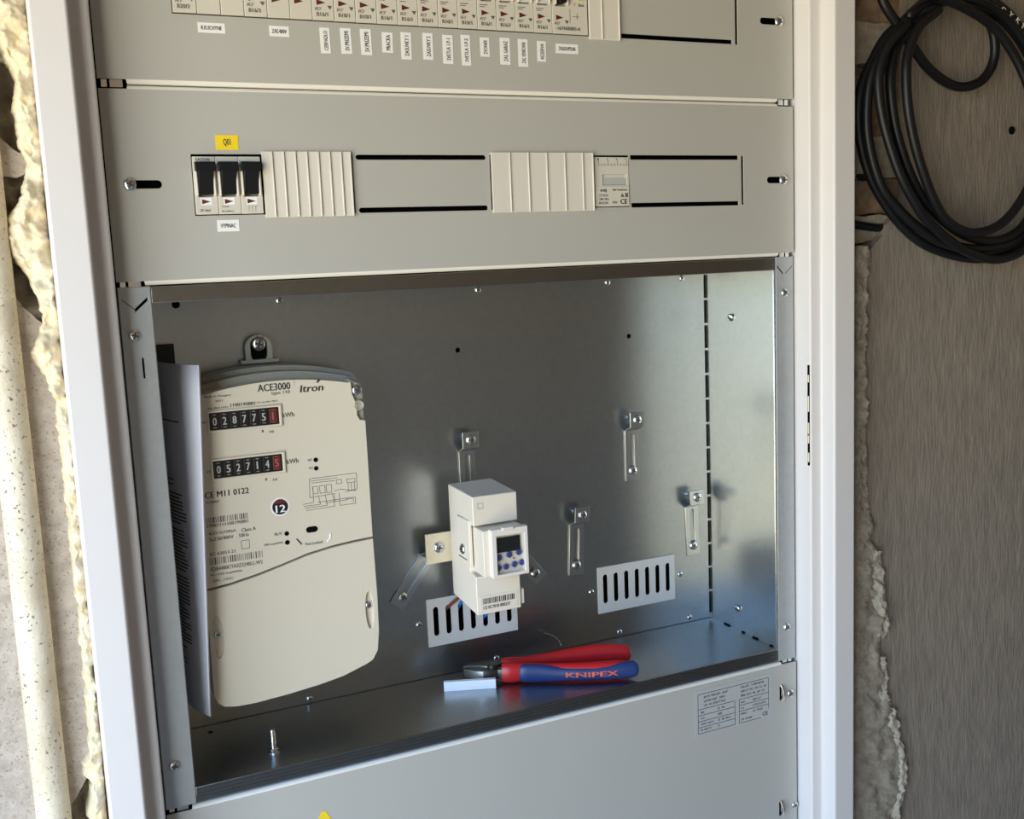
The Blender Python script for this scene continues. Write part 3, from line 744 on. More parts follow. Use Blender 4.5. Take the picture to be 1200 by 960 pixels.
def blanking(x0, x1, ribs, zb, label, first=None):
    t = thing('blanking_strip', ((x0 + x1) / 2, 0, zb - 2), label, 'blanking strip')
    xs = [x0] + ribs + [x1]
    for i, (a_, b_) in enumerate(zip(xs, xs[1:])):
        mb = MB(); z0, z1 = zb - 2.6, zb + 48.4
        g_ = 0.25
        # each strip slopes slightly towards its raised score line
        mb.add([(a_ + g_, -1.9, z0), (b_ - 1.3, -2.3, z0), (b_ - 1.3, -3.1, z0), (b_ - g_, -3.1, z0), (b_ - g_, 0.0, z0), (a_ + g_, 0.0, z0),
                (a_ + g_, -1.9, z1), (b_ - 1.3, -2.3, z1), (b_ - 1.3, -3.1, z1), (b_ - g_, -3.1, z1), (b_ - g_, 0.0, z1), (a_ + g_, 0.0, z1)],
               [(0, 1, 7, 6), (1, 2, 8, 7), (2, 3, 9, 8), (3, 4, 10, 9), (4, 5, 11, 10), (5, 0, 6, 11), (0, 5, 4, 3, 2, 1), (6, 7, 8, 9, 10, 11)])
        mb.build('segment', 'blank_plastic', t, bevel=0.2, seg=1)
    MB().box(x0 + 1.5, x1 - 1.5, -0.2, 5, zb + 1.0, zb + 45.6).build('clip', 'blank_plastic', t)
    return t
blanking(53.6, 125.8, [62.4 + 9.3 * k for k in range(7)], 0, 'cream ribbed blanking strip beside the main switch, with narrow ribs')
blanking(250.0, 350.2, [268.0 + 17.95 * k for k in range(5)], 0, 'cream blanking strip with wide ribs beside the bell transformer')
blanking(350.6, 381.8, [364.0], ROWT, 'cream two-segment blanking strip beside the breaker with yellow button')

# main switch Q01
ms = thing('main_switch', (26.5, 0, 0), 'ivory three-pole main switch with black toggles under the yellow Q01 sticker', 'switch')
for k in range(3):
    a_ = 0.7 + 17.3 * k; b_ = a_ + 17.3
    mb = MB()
    mb.plate(R4(a_ + 0.15, b_ - 0.15, 0.8, 44.6), -0.8, 28, [R4(a_ + 3.0, b_ - 3.0, 14.2, 40.8)])
    mb.box(a_ + 3, b_ - 3, 5, 7, 14.2, 40.8)
    bd = mb.build('body', 'breaker_plastic', ms, bevel=0.4)
    mb = MB()
    for xx in (a_ + 1.0, b_ - 2.9): mb.box(xx, xx + 1.9, -4.2, 3, 14.6, 33.5)
    mb.build('toggle_guard', 'breaker_plastic', bd, bevel=0.9, seg=3)
    mb = MB()
    # rocker: wide upper grip tilting out, narrower apron below
    mb.add([(a_ + 3.1, -2.6, 16), (b_ - 3.1, -2.6, 16), (b_ - 3.1, -4.6, 27), (a_ + 3.1, -4.6, 27), (b_ - 3.1, -7.6, 34), (a_ + 3.1, -7.6, 34), (b_ - 3.1, -7.2, 39.6), (a_ + 3.1, -7.2, 39.6),
            (a_ + 3.1, 4, 16), (b_ - 3.1, 4, 16), (b_ - 3.1, 4, 40.4), (a_ + 3.1, 4, 40.4)],
           [(0, 1, 2, 3), (3, 2, 4, 5), (5, 4, 6, 7), (7, 6, 10, 11), (8, 11, 10, 9), (0, 8, 9, 1), (1, 9, 10, 6, 4, 2), (0, 3, 5, 7, 11, 8)])
    mb.box(a_ + 1.0, b_ - 1.0, -7.6, -4.0, 33.2, 40.2)
    mb.build('toggle', 'toggle_black', ms, bevel=0.5)
    mb = MB(); mb.rect(a_ + 4.2, a_ + 12.4, 7.9, 13.4, -0.86); mb.build('flag', 'print_white', ms)
    mb = MB(); mb.add([(a_ + 5.0, -0.95, 12.4), (a_ + 5.0, -0.95, 8.6), (a_ + 11.6, -0.95, 10.5)], [(0, 1, 2)]); mb.build('arrow', 'print_arrow', ms)
mb = MB(); add_text(mb, 'ZP-A63', 3.6, 3.0, 8.0, 1.8, -0.9); add_text(mb, '3 POLE', 20.4, 6.0, 5.6, 1.0, -0.9); add_text(mb, 'IEC 60947-3', 20.4, 2.4, 8.6, 1.2, -0.9)
for k in range(3): mb.rect(41 + 2.6 * k, 41.3 + 2.6 * k, 2.6, 6.6, -0.9); mb.rect(41 + 2.6 * k, 42.4 + 2.6 * k, 6.4, 6.7, -0.9)
mb.build('lettering', 'print_soft', ms)
mb = MB(); add_text(mb, 'EATON', 3.4, 41.2, 10.4, 2.2, -0.9); mb.build('maker_lettering', 'print_blue', ms)

# bell transformer
bt = thing('bell_transformer', (369.5, 0, 0), 'two-module ivory bell transformer with scale marks between blanking strip and slotted plate', 'transformer')
mb = MB(); mb.plate(R4(352.4, 387.6, 0.8, 44.8), -0.4, 30, [R4(360.2, 385.4, 19.8, 29.2)]); mb.box(360.2, 385.4, 0.9, 3, 19.8, 29.2)
mb.build('body', 'breaker_plastic', bt, bevel=0.4)
MB().box(360.6, 385.2, 0.2, 1.2, 20.2, 26.0).build('label_window', 'transformer_label', bt) if 'transformer_label' in MATS else MB().box(360.6, 385.2, 0.2, 1.2, 20.2, 26.0).build('label_window', 'sticker_grey', bt)
MB().box(352.7, 387.4, -0.9, 0.2, 1.0, 18.6).build('rating_label', 'breaker_plastic', bt, bevel=0.2)
mb = MB(); y = -1.0
for k in range(10): mb.rect(356 + k * 3.3, 356.5 + k * 3.3, 37.6, 39.2 if k % 3 else 41.6, -0.5); mb.rect(356 + k * 3.3, 358.6 + k * 3.3, 37.4, 37.7, -0.5)
for k, s in enumerate('1234'): add_text(mb, s, 355.2 + k * 9.6, 42.0, 1.4, 1.8, -0.5)
mb.build('scale_marks', 'print_soft', bt); mb = MB()
add_text(mb, 'eaj', 357, 13.2, 6.4, 3.6, y); add_text(mb, 'Bell Transformer', 370, 14.6, 15.6, 2.0, y); add_text(mb, 'CTT-8-24', 355.6, 9.6, 9, 2.2, y); add_text(mb, '230V~50Hz', 355.6, 6.4, 10, 2.0, y)
add_text(mb, '8/12/24V', 355.2, 2.8, 9.6, 2.2, y); add_text(mb, 'IP20', 369.6, 3.2, 4.6, 2.0, y); add_text(mb, 'CE', 377.6, 2.8, 7.6, 4.4, y)
mb.add([(378, y, 9), (382, y, 9), (380, y, 12.6)], [(0, 1, 2)]); mb.rect(383, 386, 8.8, 12.6, y)
mb.build('lettering', 'print_soft', bt)
mb = MB(); add_text(mb, 'eaj', 357, 13.2, 6.4, 3.6, y - 0.05); add_text(mb, 'CE', 377.6, 2.8, 7.6, 4.4, y - 0.05); mb.build('bold_lettering', 'print', bt)

# ------------------------------------------------------------------ electricity meter
me_ = thing('electricity_meter', (62, 60, -417), 'large cream electricity meter with two black counters and a smooth terminal cover', 'meter')
MF = 47.0
def m_outline(dx, top, sag, zb):
    pts_ = []
    xl, xr = -10.5 - dx, 138.4 + dx
    for i in range(15):
        x = xr - 3 + (xl + 3 - xr + 3) * i / 14; c = (x - 62) / 78
        pts_.append((x, top - sag * c * c))
    return [(xl, zb), (xr, zb), (xr, pts_[0][1] - 4)] + pts_ + [(xl, pts_[-1][1] - 4)]
MB().plate(m_outline(4, -127, 12, -405), 84, 112).build('base_body', 'meter_base', me_, bevel=2.0, seg=3)
MB().plate(m_outline(2, -131, 12, -400), 66, 84).build('gasket_rim', 'meter_base', me_, bevel=1.6, seg=3)
curve = [(-10.5, -309.6), (10, -307.4), (32, -303.5), (54.8, -298.1), (77.8, -292.0), (101, -288.3), (120.6, -286.6), (138.4, -285.7)]
top = m_outline(0, -137, 11, 0)[2:]
# front cover: its lower edge follows the wavy joint; the upper right corner is cut for the sealing screws
cut = [(138.4, -179), (133.5, -178), (131.4, -174), (131.0, -163), (128.0, -155), (127.2, -143.5)]
arc = [p for p in top if p[0] < 126]
fc = [(p[0], p[1] + 0.9) for p in curve] + cut + arc
MB().plate(fc, MF, 67).build('front_cover', 'meter_plastic', me_, bevel=2.6, seg=4, angle=40)
MB().plate([(126, -141), (138.4, -147), (138.4, -181), (126, -181)], MF + 3.5, 68).build('seal_recess', 'meter_base', me_, bevel=1)
tcv = [(p[0], p[1] - 0.9) for p in curve][::-1] + [(-10.5, -345), (-11, -402), (-8, -410), (-3, -414.5), (8, -416.5), (25, -416.8), (54, -415), (80, -412.4), (104, -408.6), (124, -402.5), (131.5, -399), (136.5, -391), (138.6, -374), (139.2, -341)]
hs = [[(131.0 + 3.6 * math.cos(a_), -352 + 17.5 * math.sin(a_)) for a_ in [2 * math.pi * i / 20 for i in range(20)]],
      [(-3.2 + 4.6 * math.cos(a_), -352 + 19 * math.sin(a_)) for a_ in [2 * math.pi * i / 20 for i in range(20)]]]
tc_ = MB().plate(tcv, MF - 1, 90, hs).build('terminal_cover', 'meter_plastic', me_, bevel=3.2, seg=4, angle=40)
MB().box(126, 136, MF + 2.2, MF + 8, -371, -333).build('screw_pocket', 'meter_plastic', me_)
MB().box(-9.5, 2.5, MF + 2.2, MF + 8, -372, -332).build('screw_pocket', 'meter_plastic', me_)
screw(me_, 131, MF + 2.0, -348, 3.5, 0.4, 'cover_screw'); screw(me_, -3.4, MF + 2.0, -350, 3.2, 0.4, 'cover_screw')
screw(me_, 133.0, MF + 3.3, -151.6, 4.8, 0.5, 'seal_screw'); MB().lathe([(5.0, 0), (5.0, 3.0), (4.2, 4.0), (3.0, 3.2)], 18, (133.6, MF + 3.5, -165)).build('seal_plug', 'seal_brown', me_, smooth=True) if 'seal_brown' in MATS else MB().lathe([(5.0, 0), (5.0, 3.0), (4.2, 4.0), (3.0, 3.2)], 18, (133.6, MF + 3.5, -165)).build('seal_plug', 'meter_base', me_, smooth=True)
# hanging lug
lug = [(50, -126), (50, -113)] + [(62 + 12 * math.cos(a_), -113 + 12.5 * math.sin(a_)) for a_ in [math.pi * (1 - i / 12) for i in range(13)]] + [(74, -126)]
key = [(62 + 7.6 * math.cos(a_), -109.5 + 7.4 * math.sin(a_)) for a_ in [math.pi * i / 10 for i in range(11)]] + [(62 + 7.6 * math.cos(a_), -118 + 7.0 * math.sin(a_)) for a_ in [math.pi + math.pi * i / 10 for i in range(11)]]
lg = MB().plate(lug, 108, 113, [key]).build('hanging_lug', 'meter_base', me_, bevel=0.6)
MB().box(45.5, 79, 105.5, 113, -126, -122.6).build('lug_foot', 'meter_base', lg, bevel=0.5)
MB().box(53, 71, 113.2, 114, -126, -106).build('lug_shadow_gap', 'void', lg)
screw(me_, 62, 110, -109, 6.4, 0.3, 'hanging_screw')
# counters
def counter(zc, digits, red):
    x0, x1, z0, z1 = 4.2, 62.4, zc - 7.4, zc + 7.4
    o = MB().plate(R4(x0 - 1.6, x1 + 2.6, z0 - 2.2, z1 + 2.0), MF - 1.8, MF + 0.5, [R4(x0, x1, z0, z1)]).build('counter_frame', 'meter_plastic', me_, bevel=0.7)
    MB().box(x0, x1, MF - 0.3, MF + 0.3, z0, z1).build('counter_window', 'counter_black', o)
    w = (x1 - x0) / 7.15
    for k in range(7):
        a_ = x0 + 0.6 + k * w
        MB().box(a_ + 0.7, a_ + w - 0.9, MF - 0.8, MF + 0.2, z0 + 1.2, z1 - 1.2).build('digit_wheel', 'counter_red' if k == 6 else 'counter_black', o, bevel=0.3)
        mb = MB(); s = digits[k]
        add_text(mb, s, a_ + w * 0.26 + (0.7 if s == '1' else 0), zc - 3.4, w * (0.42 if s != '1' else 0.15), 6.6, MF - 0.9)
        mb.rect(a_ + w * 0.3, a_ + w * 0.62, zc + 5.2, zc + 5.6, MF - 0.9); mb.rect(a_ + w * 0.3, a_ + w * 0.62, zc - 5.6, zc - 5.2, MF - 0.9)
        mb.build('digit', 'print_red_soft' if k == 6 else 'print_digit', o)
    return o
mat('print_digit', (0.46, 0.45, 0.42), 0.5); mat('print_red_soft', (0.36, 0.13, 0.11), 0.5)
counter(-166.6, '0287751', 6); counter(-207.4, '0527145', 6)
Y = MF - 0.12
mb = MB()
ptext(mb, 'ACE3000', (302, 459.5), (340.5, 455.5), 8.5, Y); mb.build('model_lettering', 'print', me_)
p = atY(350, 459.5, Y); mb = MB(); add_text(mb, 'Itron', p.x + 1, p.z - 0.6, 20.5, 6.2, Y, shear=0.18)
mb.add([(p.x + 16.0, Y, p.z + 6.4), (p.x + 17.4, Y, p.z + 6.4), (p.x + 20.4, Y, p.z + 9.4), (p.x + 17.0, Y, p.z + 9.4)], [(0, 1, 2, 3)]); mb.build('brand_lettering', 'print', me_)
mb = MB(); ptext(mb, 'CE M11 0122', (240, 584.5), (292, 578), 7.2, Y); mb.build('conformity_lettering', 'print', me_)
mb = MB(); ptext(mb, '1100190881', (270, 477), (299, 473), 3.8, Y); mb.build('serial_lettering', 'print', me_)
mb = MB()
ptext(mb, 'type 110', (318, 464), (340, 461.5), 5, Y)
q = atY(345, 452, Y); mb.rect(q.x - 0.15, q.x + 0.15, q.z, q.z + 6, Y)
ptext(mb, 'Made in Hungary', (239, 467.5), (271, 464), 3.2, Y); ptext(mb, '2011', (252, 471.5), (261, 470.3), 2.6, Y)
ptext(mb, 'Vyrobni cislo:', (243, 480.5), (268, 477.6), 2.6, Y); ptext(mb, 'rok vyroby 2011', (300, 473.5), (325, 470.6), 2.6, Y)
for (a_, b_, hh, s) in (((331, 489.5), (345, 487.5), 5.5, 'kWh'), ((336, 544), (350, 542), 5.5, 'kWh')): ptext(mb, s, a_, b_, hh, Y)
for x, y_ in ((325, 487), (329, 541.5)): q = atY(x, y_, Y); mb.rect(q.x, q.x + 4, q.z - 0.15, q.z + 0.15, Y)
for s, a_, b_ in (('NT', (237, 497), (242, 496.2)), ('VT', (242, 555), (247.5, 554)), ('NT', (361, 541), (366, 540)), ('VT', (362, 550.5), (367, 549.6))): ptext(mb, s, a_, b_, 3, Y)
for s, x, y_ in (('1', 307, 507), ('10', 316, 507.5), ('1', 311, 563.5), ('10', 320, 563.6)): ptext(mb, s, (x, y_), (x + 3 * len(s) - 1, y_ - 0.4), 3, Y)
ptext(mb, 'T10089', (241, 591), (257, 589), 3, Y)
ptext(mb, '19981111100190881', (243, 619), (291, 612), 4, Y); ptext(mb, '0.25-5(100)A', (245, 628), (277, 624), 4.2, Y); ptext(mb, 'Class A', (283, 623.5), (300, 620.5), 4.2, Y)
ptext(mb, '3x230/400V', (245, 634.5), (274, 630.8), 4.2, Y); ptext(mb, '50Hz', (280, 630), (292, 628.2), 4.2, Y)
ptext(mb, 'EC 62053-21', (246, 652), (276, 647.6), 3.8, Y); ptext(mb, 'EDB44B0CTA3Z3240LL-W2', (247, 670), (308, 660), 4.4, Y)
ptext(mb, 'RL=250 imp/kWh', (247, 676), (284, 670.5), 3.2, Y); ptext(mb, '-20C..+55C', (248, 683), (274, 678.8), 3.2, Y)
ptext(mb, 'RL/V', (322, 628), (330.5, 626.6), 3.4, Y); ptext(mb, '500 imp/kWh', (309.5, 641), (332, 637.6), 3.2, Y); ptext(mb, 'Port Locked', (358, 639.5), (378, 636.5), 3.2, Y)
# wiring diagram: thin lines
def seg(ax, ay, bx, by, w=0.22):
    a_, b_ = atY(ax, ay, Y), atY(bx, by, Y); d = (b_ - a_).normalized(); n_ = Vector((-d.z, 0, d.x)) * w
    mb.add([a_ - n_, b_ - n_, b_ + n_, a_ + n_], [(0, 1, 2, 3)])
def zp(x, y): return 340 + x / 13.333, 540 + y / 13.333
for L_ in ([(300, 285), (1035, 190), (1045, 440), (860, 490)], [(300, 285), (310, 580), (700, 510)], [(320, 320), (740, 265)], [(330, 350), (700, 310)], [(345, 410), (425, 400), (440, 510), (365, 520), (345, 410)],
           [(455, 395), (540, 385), (550, 500), (470, 510), (455, 395)], [(560, 380), (645, 370), (650, 490), (575, 500), (560, 380)], [(200, 685), (365, 655), (355, 420)], [(215, 715), (475, 680), (440, 540)],
           [(230, 745), (585, 695), (545, 530)], [(250, 780), (700, 710), (660, 520)], [(430, 650), (1020, 565), (1025, 665), (780, 700), (765, 500)], [(690, 470), (800, 445), (1040, 470)], [(720, 300), (800, 290), (805, 350), (730, 365), (720, 300)],
           [(880, 290), (1010, 275), (1015, 330), (890, 345), (880, 290)], [(905, 345), (910, 480)], [(955, 340), (960, 475)], [(1005, 335), (1010, 465)], [(550, 660), (900, 610)], [(690, 520), (700, 640)], [(870, 600), (990, 590), (990, 650)]):
    for (a_, b_) in zip(L_, L_[1:]): seg(*zp(*a_), *zp(*b_))
L_ = [(272, 633.5), (280, 632.2), (281, 642), (273, 643.2), (272, 633.5)]
L_ = [(282.5, 634), (292, 632.6), (292.5, 642.4), (283.5, 643.6), (282.5, 634)]
for (a_, b_) in zip(L_, L_[1:]): seg(*a_, *b_)
tag(mb.build('fine_print', 'print_soft', me_), kind='stuff')
mb = MB()
for k, (x, y_, r) in enumerate(((370, 539, 2.0), (370.5, 549, 2.0), (336, 625.5, 2.0), (336.7, 635.8, 2.1))): q = atY(x, y_, Y); mb.lathe([(r, 0), (r, 0.3)], 16, (q.x, MF, q.z))
mb.build('indicator', 'void', me_)
q = atY(365.5, 620.5, Y); MB().plate(rnd_slot(q.x - 5.2, q.x + 5.2, q.z - 2.6, q.z + 2.6), MF - 0.4, MF + 0.4).build('optical_port', 'void', me_)
mb = MB()
for ax, ay, bx, by in ((347.5, 631.5, 353.5, 638), ): 
    a_, b_ = atY(ax, ay, MF), atY(bx, by, MF); mb.tube([a_, b_], 0.6, 8, up=(0, 1, 0))
mb.build('port_mark', 'print', me_, smooth=True)
mb = MB(); a_, b_ = [atY(387.5, 625, MF), atY(387, 631, MF), atY(383, 635, MF)], 0
mb.tube(a_, 0.8, 8, up=(0, 1, 0)); mb.build('port_ridge', 'print_white', me_, smooth=True)
def barcode(px0, py0, px1, py1, hpx, Y, n_, parent, seed, name='barcode'):
    random.seed(seed); a_, b_ = atY(px0, py0, Y), atY(px1, py1, Y); h = atY(px0, py0 - hpx, Y).z - a_.z; mb = MB(); w = (b_.x - a_.x) / n_; i = 0
    while i < n_:
        k = random.choice((1, 1, 2)); mb.rect(a_.x + i * w, a_.x + min(i + k, n_) * w * 1.0 - 0.12, min(a_.z, b_.z), min(a_.z, b_.z) + h, Y); i += k + random.choice((1, 1, 2))
    return mb.build(name, 'print_soft', parent)
barcode(242, 614, 290.5, 607.5, 7, Y, 54, me_, 1); barcode(246, 662.5, 308, 653, 8, Y, 74, me_, 2)
# round calibration mark 12
q = atY(328.3, 594, Y)
cm = MB().lathe([(8.2, 0), (8.2, 0.25)], 32, (q.x, MF, q.z)).build('calibration_sticker', 'print_white', me_)
MB().lathe([(6.8, 0.25), (6.8, 0.4)], 32, (q.x, MF, q.z)).build('disc', 'counter_black', cm)
mb = MB(); pts_ = [(q.x + 6.8 * math.cos(a_), q.z + 6.8 * math.sin(a_)) for a_ in [math.radians(25 + 130 * i / 14) for i in range(15)]]
mb.plate(pts_, MF - 0.5, MF - 0.4); mb.build('red_band', 'red_band', cm) if 'red_band' in MATS else mb.build('red_band', 'counter_red', cm)
mb = MB(); add_text(mb, '12', q.x - 4.2, q.z - 4.8, 8.8, 6.4, MF - 0.55); mb.build('lettering', 'print_white', cm)

# ------------------------------------------------------------------ timer switch
ts = thing('timer_switch', (253, 66, -372), 'cream digital timer switch with blue buttons under a clear hinged lid', 'timer')
TX0, TX1, TB, TT = 229.0, 276.6, -372.5, -257.5
prof = [(98, TT), (34, TT - 1.5), (34, TT - 29), (48, TT - 30), (48, TT - 76), (34, TT - 78), (34, TB), (98, TB + 4)]   # (y, z) side profile
mb = MB(); n_ = len(prof); TS = 7.0
vs_ = [(TX0 + (2.2 if y < 60 else 3.5), y, z) for y, z in prof] + [(TX1 + (0 if y < 60 else 2.0), y, z) for y, z in prof]
mb.add(vs_, [tuple(range(n_)), tuple(range(2 * n_ - 1, n_ - 1, -1))] + [(i, n_ + i, n_ + (i + 1) % n_, (i + 1) % n_) for i in range(n_)])
body = mb.build('body', 'timer_plastic', ts, bevel=0.9)
LX0, LX1, LZ0, LZ1, LY = 240.4, 277.2, -333.6, -287.6, 14.0
MB().box(LX0 - 6, LX1 - 1.0, 20, 50, LZ0 + 1.0, LZ1 - 1.2).build('front_block', 'timer_plastic', ts, bevel=0.8)
MB().box(LX0 + 1.6, LX1 - 1.6, 18.8, 20.2, LZ0 + 2, LZ1 - 2).build('face', 'timer_face', ts) if 'timer_face' in MATS else MB().box(LX0 + 1.6, LX1 - 1.6, 18.8, 20.2, LZ0 + 2, LZ1 - 2).build('face', 'timer_plastic', ts)
lid = MB().plate(R4(LX0, LX1, LZ0, LZ1), LY, 21, [R4(LX0 + 5.0, LX1 - 3.6, LZ0 + 3.2, LZ1 - 6.4)]).build('lid_frame', 'clear_lid', ts, bevel=0.6)
MB().box(LX0 + 11, LX0 + 22, LY - 1.6, LY + 3, LZ1 - 1.4, LZ1 + 1.2).build('lid_tab', 'clear_lid', lid, bevel=0.4)
gl = bpy.data.materials.new('lid_glass'); gl.use_nodes = True; b_ = gl.node_tree.nodes['Principled BSDF']
b_.inputs['Transmission Weight'].default_value = 1.0; b_.inputs['Roughness'].default_value = 0.05; b_.inputs['IOR'].default_value = 1.45; b_.inputs['Alpha'].default_value = 0.25; MATS['lid_glass'] = gl
MB().box(LX0 + 4.6, LX1 - 3.2, LY + 0.6, LY + 1.4, LZ0 + 3, LZ1 - 6).build('lid_pane', 'lid_glass', lid)
MB().box(LX0 + 5.4, LX1 - 6.2, 17.6, 19.2, LZ1 - 23.2, LZ1 - 9.0).build('display', 'lcd', ts)
mb = MB(); add_text(mb, '15:28', LX0 + 12, LZ1 - 19, 14, 5, 17.5); mb.build('display_digits', 'lcd_digit', ts) if 'lcd_digit' in MATS else None
for x, z in ((250.0, -316.0), (260.4, -314.6), (270.4, -313.6), (249.0, -325.6), (256.6, -325.4), (265.2, -324.4), (273.0, -323.8)):
    MB().lathe([(2.9, 0), (2.9, 1.4), (2.3, 1.9)], 16, (x - 1.2, 18.8, z + 0.6)).build('button', 'button_blue', ts, smooth=True)
MB().lathe([(0.8, 0), (0.8, 0.4)], 10, (264.0, 18.7, -318.0)).build('reset_hole', 'void', ts)
# terminal step on the left side, with its screw
MB().box(TX0 + 0.6, TX0 + 4, 42, 72, -328, -283).build('side_step', 'timer_plastic', ts, bevel=0.8)
o = screw(ts, TX0 + 0.5, 58, -313, 5.0, 0.3, 'terminal_screw'); o.rotation_euler = (0, 0, -math.pi / 2)
mb = MB(); mb.box(TX0 + 0.2, TX0 + 1, 50, 70, -322.5, -321.5); mb.build('step_gap', 'print_soft', ts)
MB().box(TX1 - 2, TX1 + 4.5, 36, 50, TB + 3, TB + 18).build('din_clip', 'timer_plastic', ts, bevel=0.7)
mb = MB(); q0 = TT - 8.2
for a_, b_, c_, d_ in ((234.5, 240, q0, q0 + 0.3), (234.5, 240, q0 - 5, q0 - 4.7), (234.5, 234.8, q0 - 5, q0), (239.7, 240, q0 - 5, q0)): mb.rect(a_ + 2, b_ + 2, c_, d_, 33.85)
mb.build('double_insulation_mark', 'print_soft', ts)
lb = MB().box(TX0 + 5, TX1 - 3.6, 33.6, 34.2, TB + 3, TB + 18).build('serial_label', 'timer_plastic', ts)
random.seed(8); mb = MB(); x = TX0 + 8
while x < TX1 - 7: w = random.choice((0.5, 0.9, 1.4)); mb.rect(x, x + w, TB + 10, TB + 15.6, 33.5); x += w + random.choice((0.5, 0.9))
add_text(mb, 'CE 0C7010 000237', TX0 + 8, TB + 5, 28, 3.2, 33.5); mb.build('barcode', 'print', lb)

strip_mount = thing('mounting_strip', (219, 102, -335), 'cream plastic mounting strip screwed to brackets behind the timer switch', 'mounting strip')
MB().box(207.5, 262, 101, 103.5, -336, -306).build('strip', 'mount_cream', strip_mount, bevel=0.3)
screw(strip_mount, 220.5, 100.8, -320.5, 5.2, 0.2); 
MB().lathe([(6.2, 0), (6.2, 0.5)], 20, (220.5, 101.2, -320.5)).build('washer', 'zinc', strip_mount)

def wire(name, pts_, m, label, r=1.7):
    P = smooth_path(pts_, 8); o = MB().tube(P, r, 10).build(name, m, None, pts_[-1], smooth=True, angle=60); return tag(o, label, 'wire', 'wires between timer and vent slots')
wire('wire', [(247, 84, -358), (245, 98, -369), (239, 110, -380), (234, 118, -388), (233.5, 131, -397)], 'wire_brown', 'brown insulated wire going from the timer into the vent slot')
wire('wire', [(251, 90, -362), (249.5, 104, -375), (247.5, 114, -383), (247, 121, -390), (247, 131, -400)], 'wire_blue', 'blue insulated wire below the timer, next to the brown wire')
wire('wire', [(280, 86, -360), (279, 100, -378), (276, 112, -396), (274.3, 119, -405), (274, 131, -412)], 'wire_blue', 'blue insulated wire below the timer, under its barcode')

# ------------------------------------------------------------------ papers beside the meter
def sheet(path, zt_, zb_, lean, nz=10):
    P = smooth_path([Vector((x, y, 0)) for x, y in path], 6); vs_ = []; fs = []; n_ = len(P)
    for j in range(nz + 1):
        t = j / nz; z = zt_ + (zb_ - zt_) * t
        for i, p in enumerate(P):
            s = i / (n_ - 1); vs_.append((p.x + lean(s, t), p.y, z))
    for j in range(nz):
        for i in range(n_ - 1): a_ = j * n_ + i; fs.append((a_, a_ + 1, a_ + n_ + 1, a_ + n_))
    return vs_, fs, P
doc = thing('folded_document', (-20, 60, -412), 'printed white document leaning upright between the meter and left column', 'document')
lean = lambda s, t: -15.5 * t * (0.35 + 0.65 * (1 - s)) if False else -15.0 * t * s - 4.0 * t * (1 - s)
base = [(-31, 106), (-27.5, 88), (-22, 66), (-14, 44), (-3.4, 25)]
for k in range(3):
    off = k * 0.55
    vs_, fs, P = sheet([(x + off, y + (0 if k == 0 else 0.8 * k)) for x, y in base], -117.0, -411.5 - k * 0.4, lean)
    o = MB().add(vs_, fs).build('sheet', 'paper', doc, smooth=True)
    sm = o.modifiers.new('thickness', 'SOLIDIFY'); sm.thickness = 0.00025
# printed lines on the first sheet follow its surface
mb = MB(); nn_ = len(P); vs_, fs, P = sheet(base, -117.0, -411.5, lean)
def on_sheet(s, t):
    k = s * (nn_ - 1); i = min(int(k), nn_ - 2); f = k - i; p = P[i].lerp(P[i + 1], f)
    return Vector((p.x + lean(s, t) - 0.45, p.y - 0.35, -117 + (-411.5 + 117) * t))
def line(s0, s1, t, h=0.0032):
    k = 5
    for i in range(k):
        a_, b_ = s0 + (s1 - s0) * i / k, s0 + (s1 - s0) * (i + 1) / k
        mb.add([on_sheet(a_, t), on_sheet(b_, t), on_sheet(b_, t - h), on_sheet(a_, t - h)], [(0, 1, 2, 3)])
random.seed(11)
line(0.12, 0.66, 0.165, 0.004)
line(0.05, 0.5, 0.335); line(0.05, 0.46, 0.35)
t = 0.375
while t < 0.83:
    if random.random() < 0.86: line(0.04, random.choice((0.72, 0.72, 0.7, 0.6, 0.66)), t, 0.0042)
    t += 0.0105
line(0.05, 0.6, 0.86); line(0.05, 0.6, 0.872)
tag(mb.build('printed_lines', 'print_soft', doc), kind='stuff')
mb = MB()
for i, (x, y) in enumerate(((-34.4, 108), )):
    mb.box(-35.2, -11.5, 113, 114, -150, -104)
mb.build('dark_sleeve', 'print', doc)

# ------------------------------------------------------------------ pliers and plastic strip on the compartment floor
pl = thing('cutting_pliers', (310, 50, BZ0), 'red and blue handled diagonal cutting pliers lying on the compartment floor', 'pliers')
ax = Vector((0.927, -0.374, 0)); nv = Vector((0.374, 0.927, 0)); org = Vector((235.5, 89.5, BZ0))
def pv(u, v, z): return org + ax * u + nv * v + Vector((0, 0, z))
def tubeh(pts_, ra, rb, m, name, parent, n_=18):
    P = smooth_path([pv(*p) for p in pts_], 7)
    def ex(l): 
        out = smooth_path([Vector((q, 0, 0)) for q in l], 7); return [max(0.3, q.x) for q in out]
    return MB().tube(P, ex(ra), n_, ex(rb)).build(name, m, parent, smooth=True, angle=60)
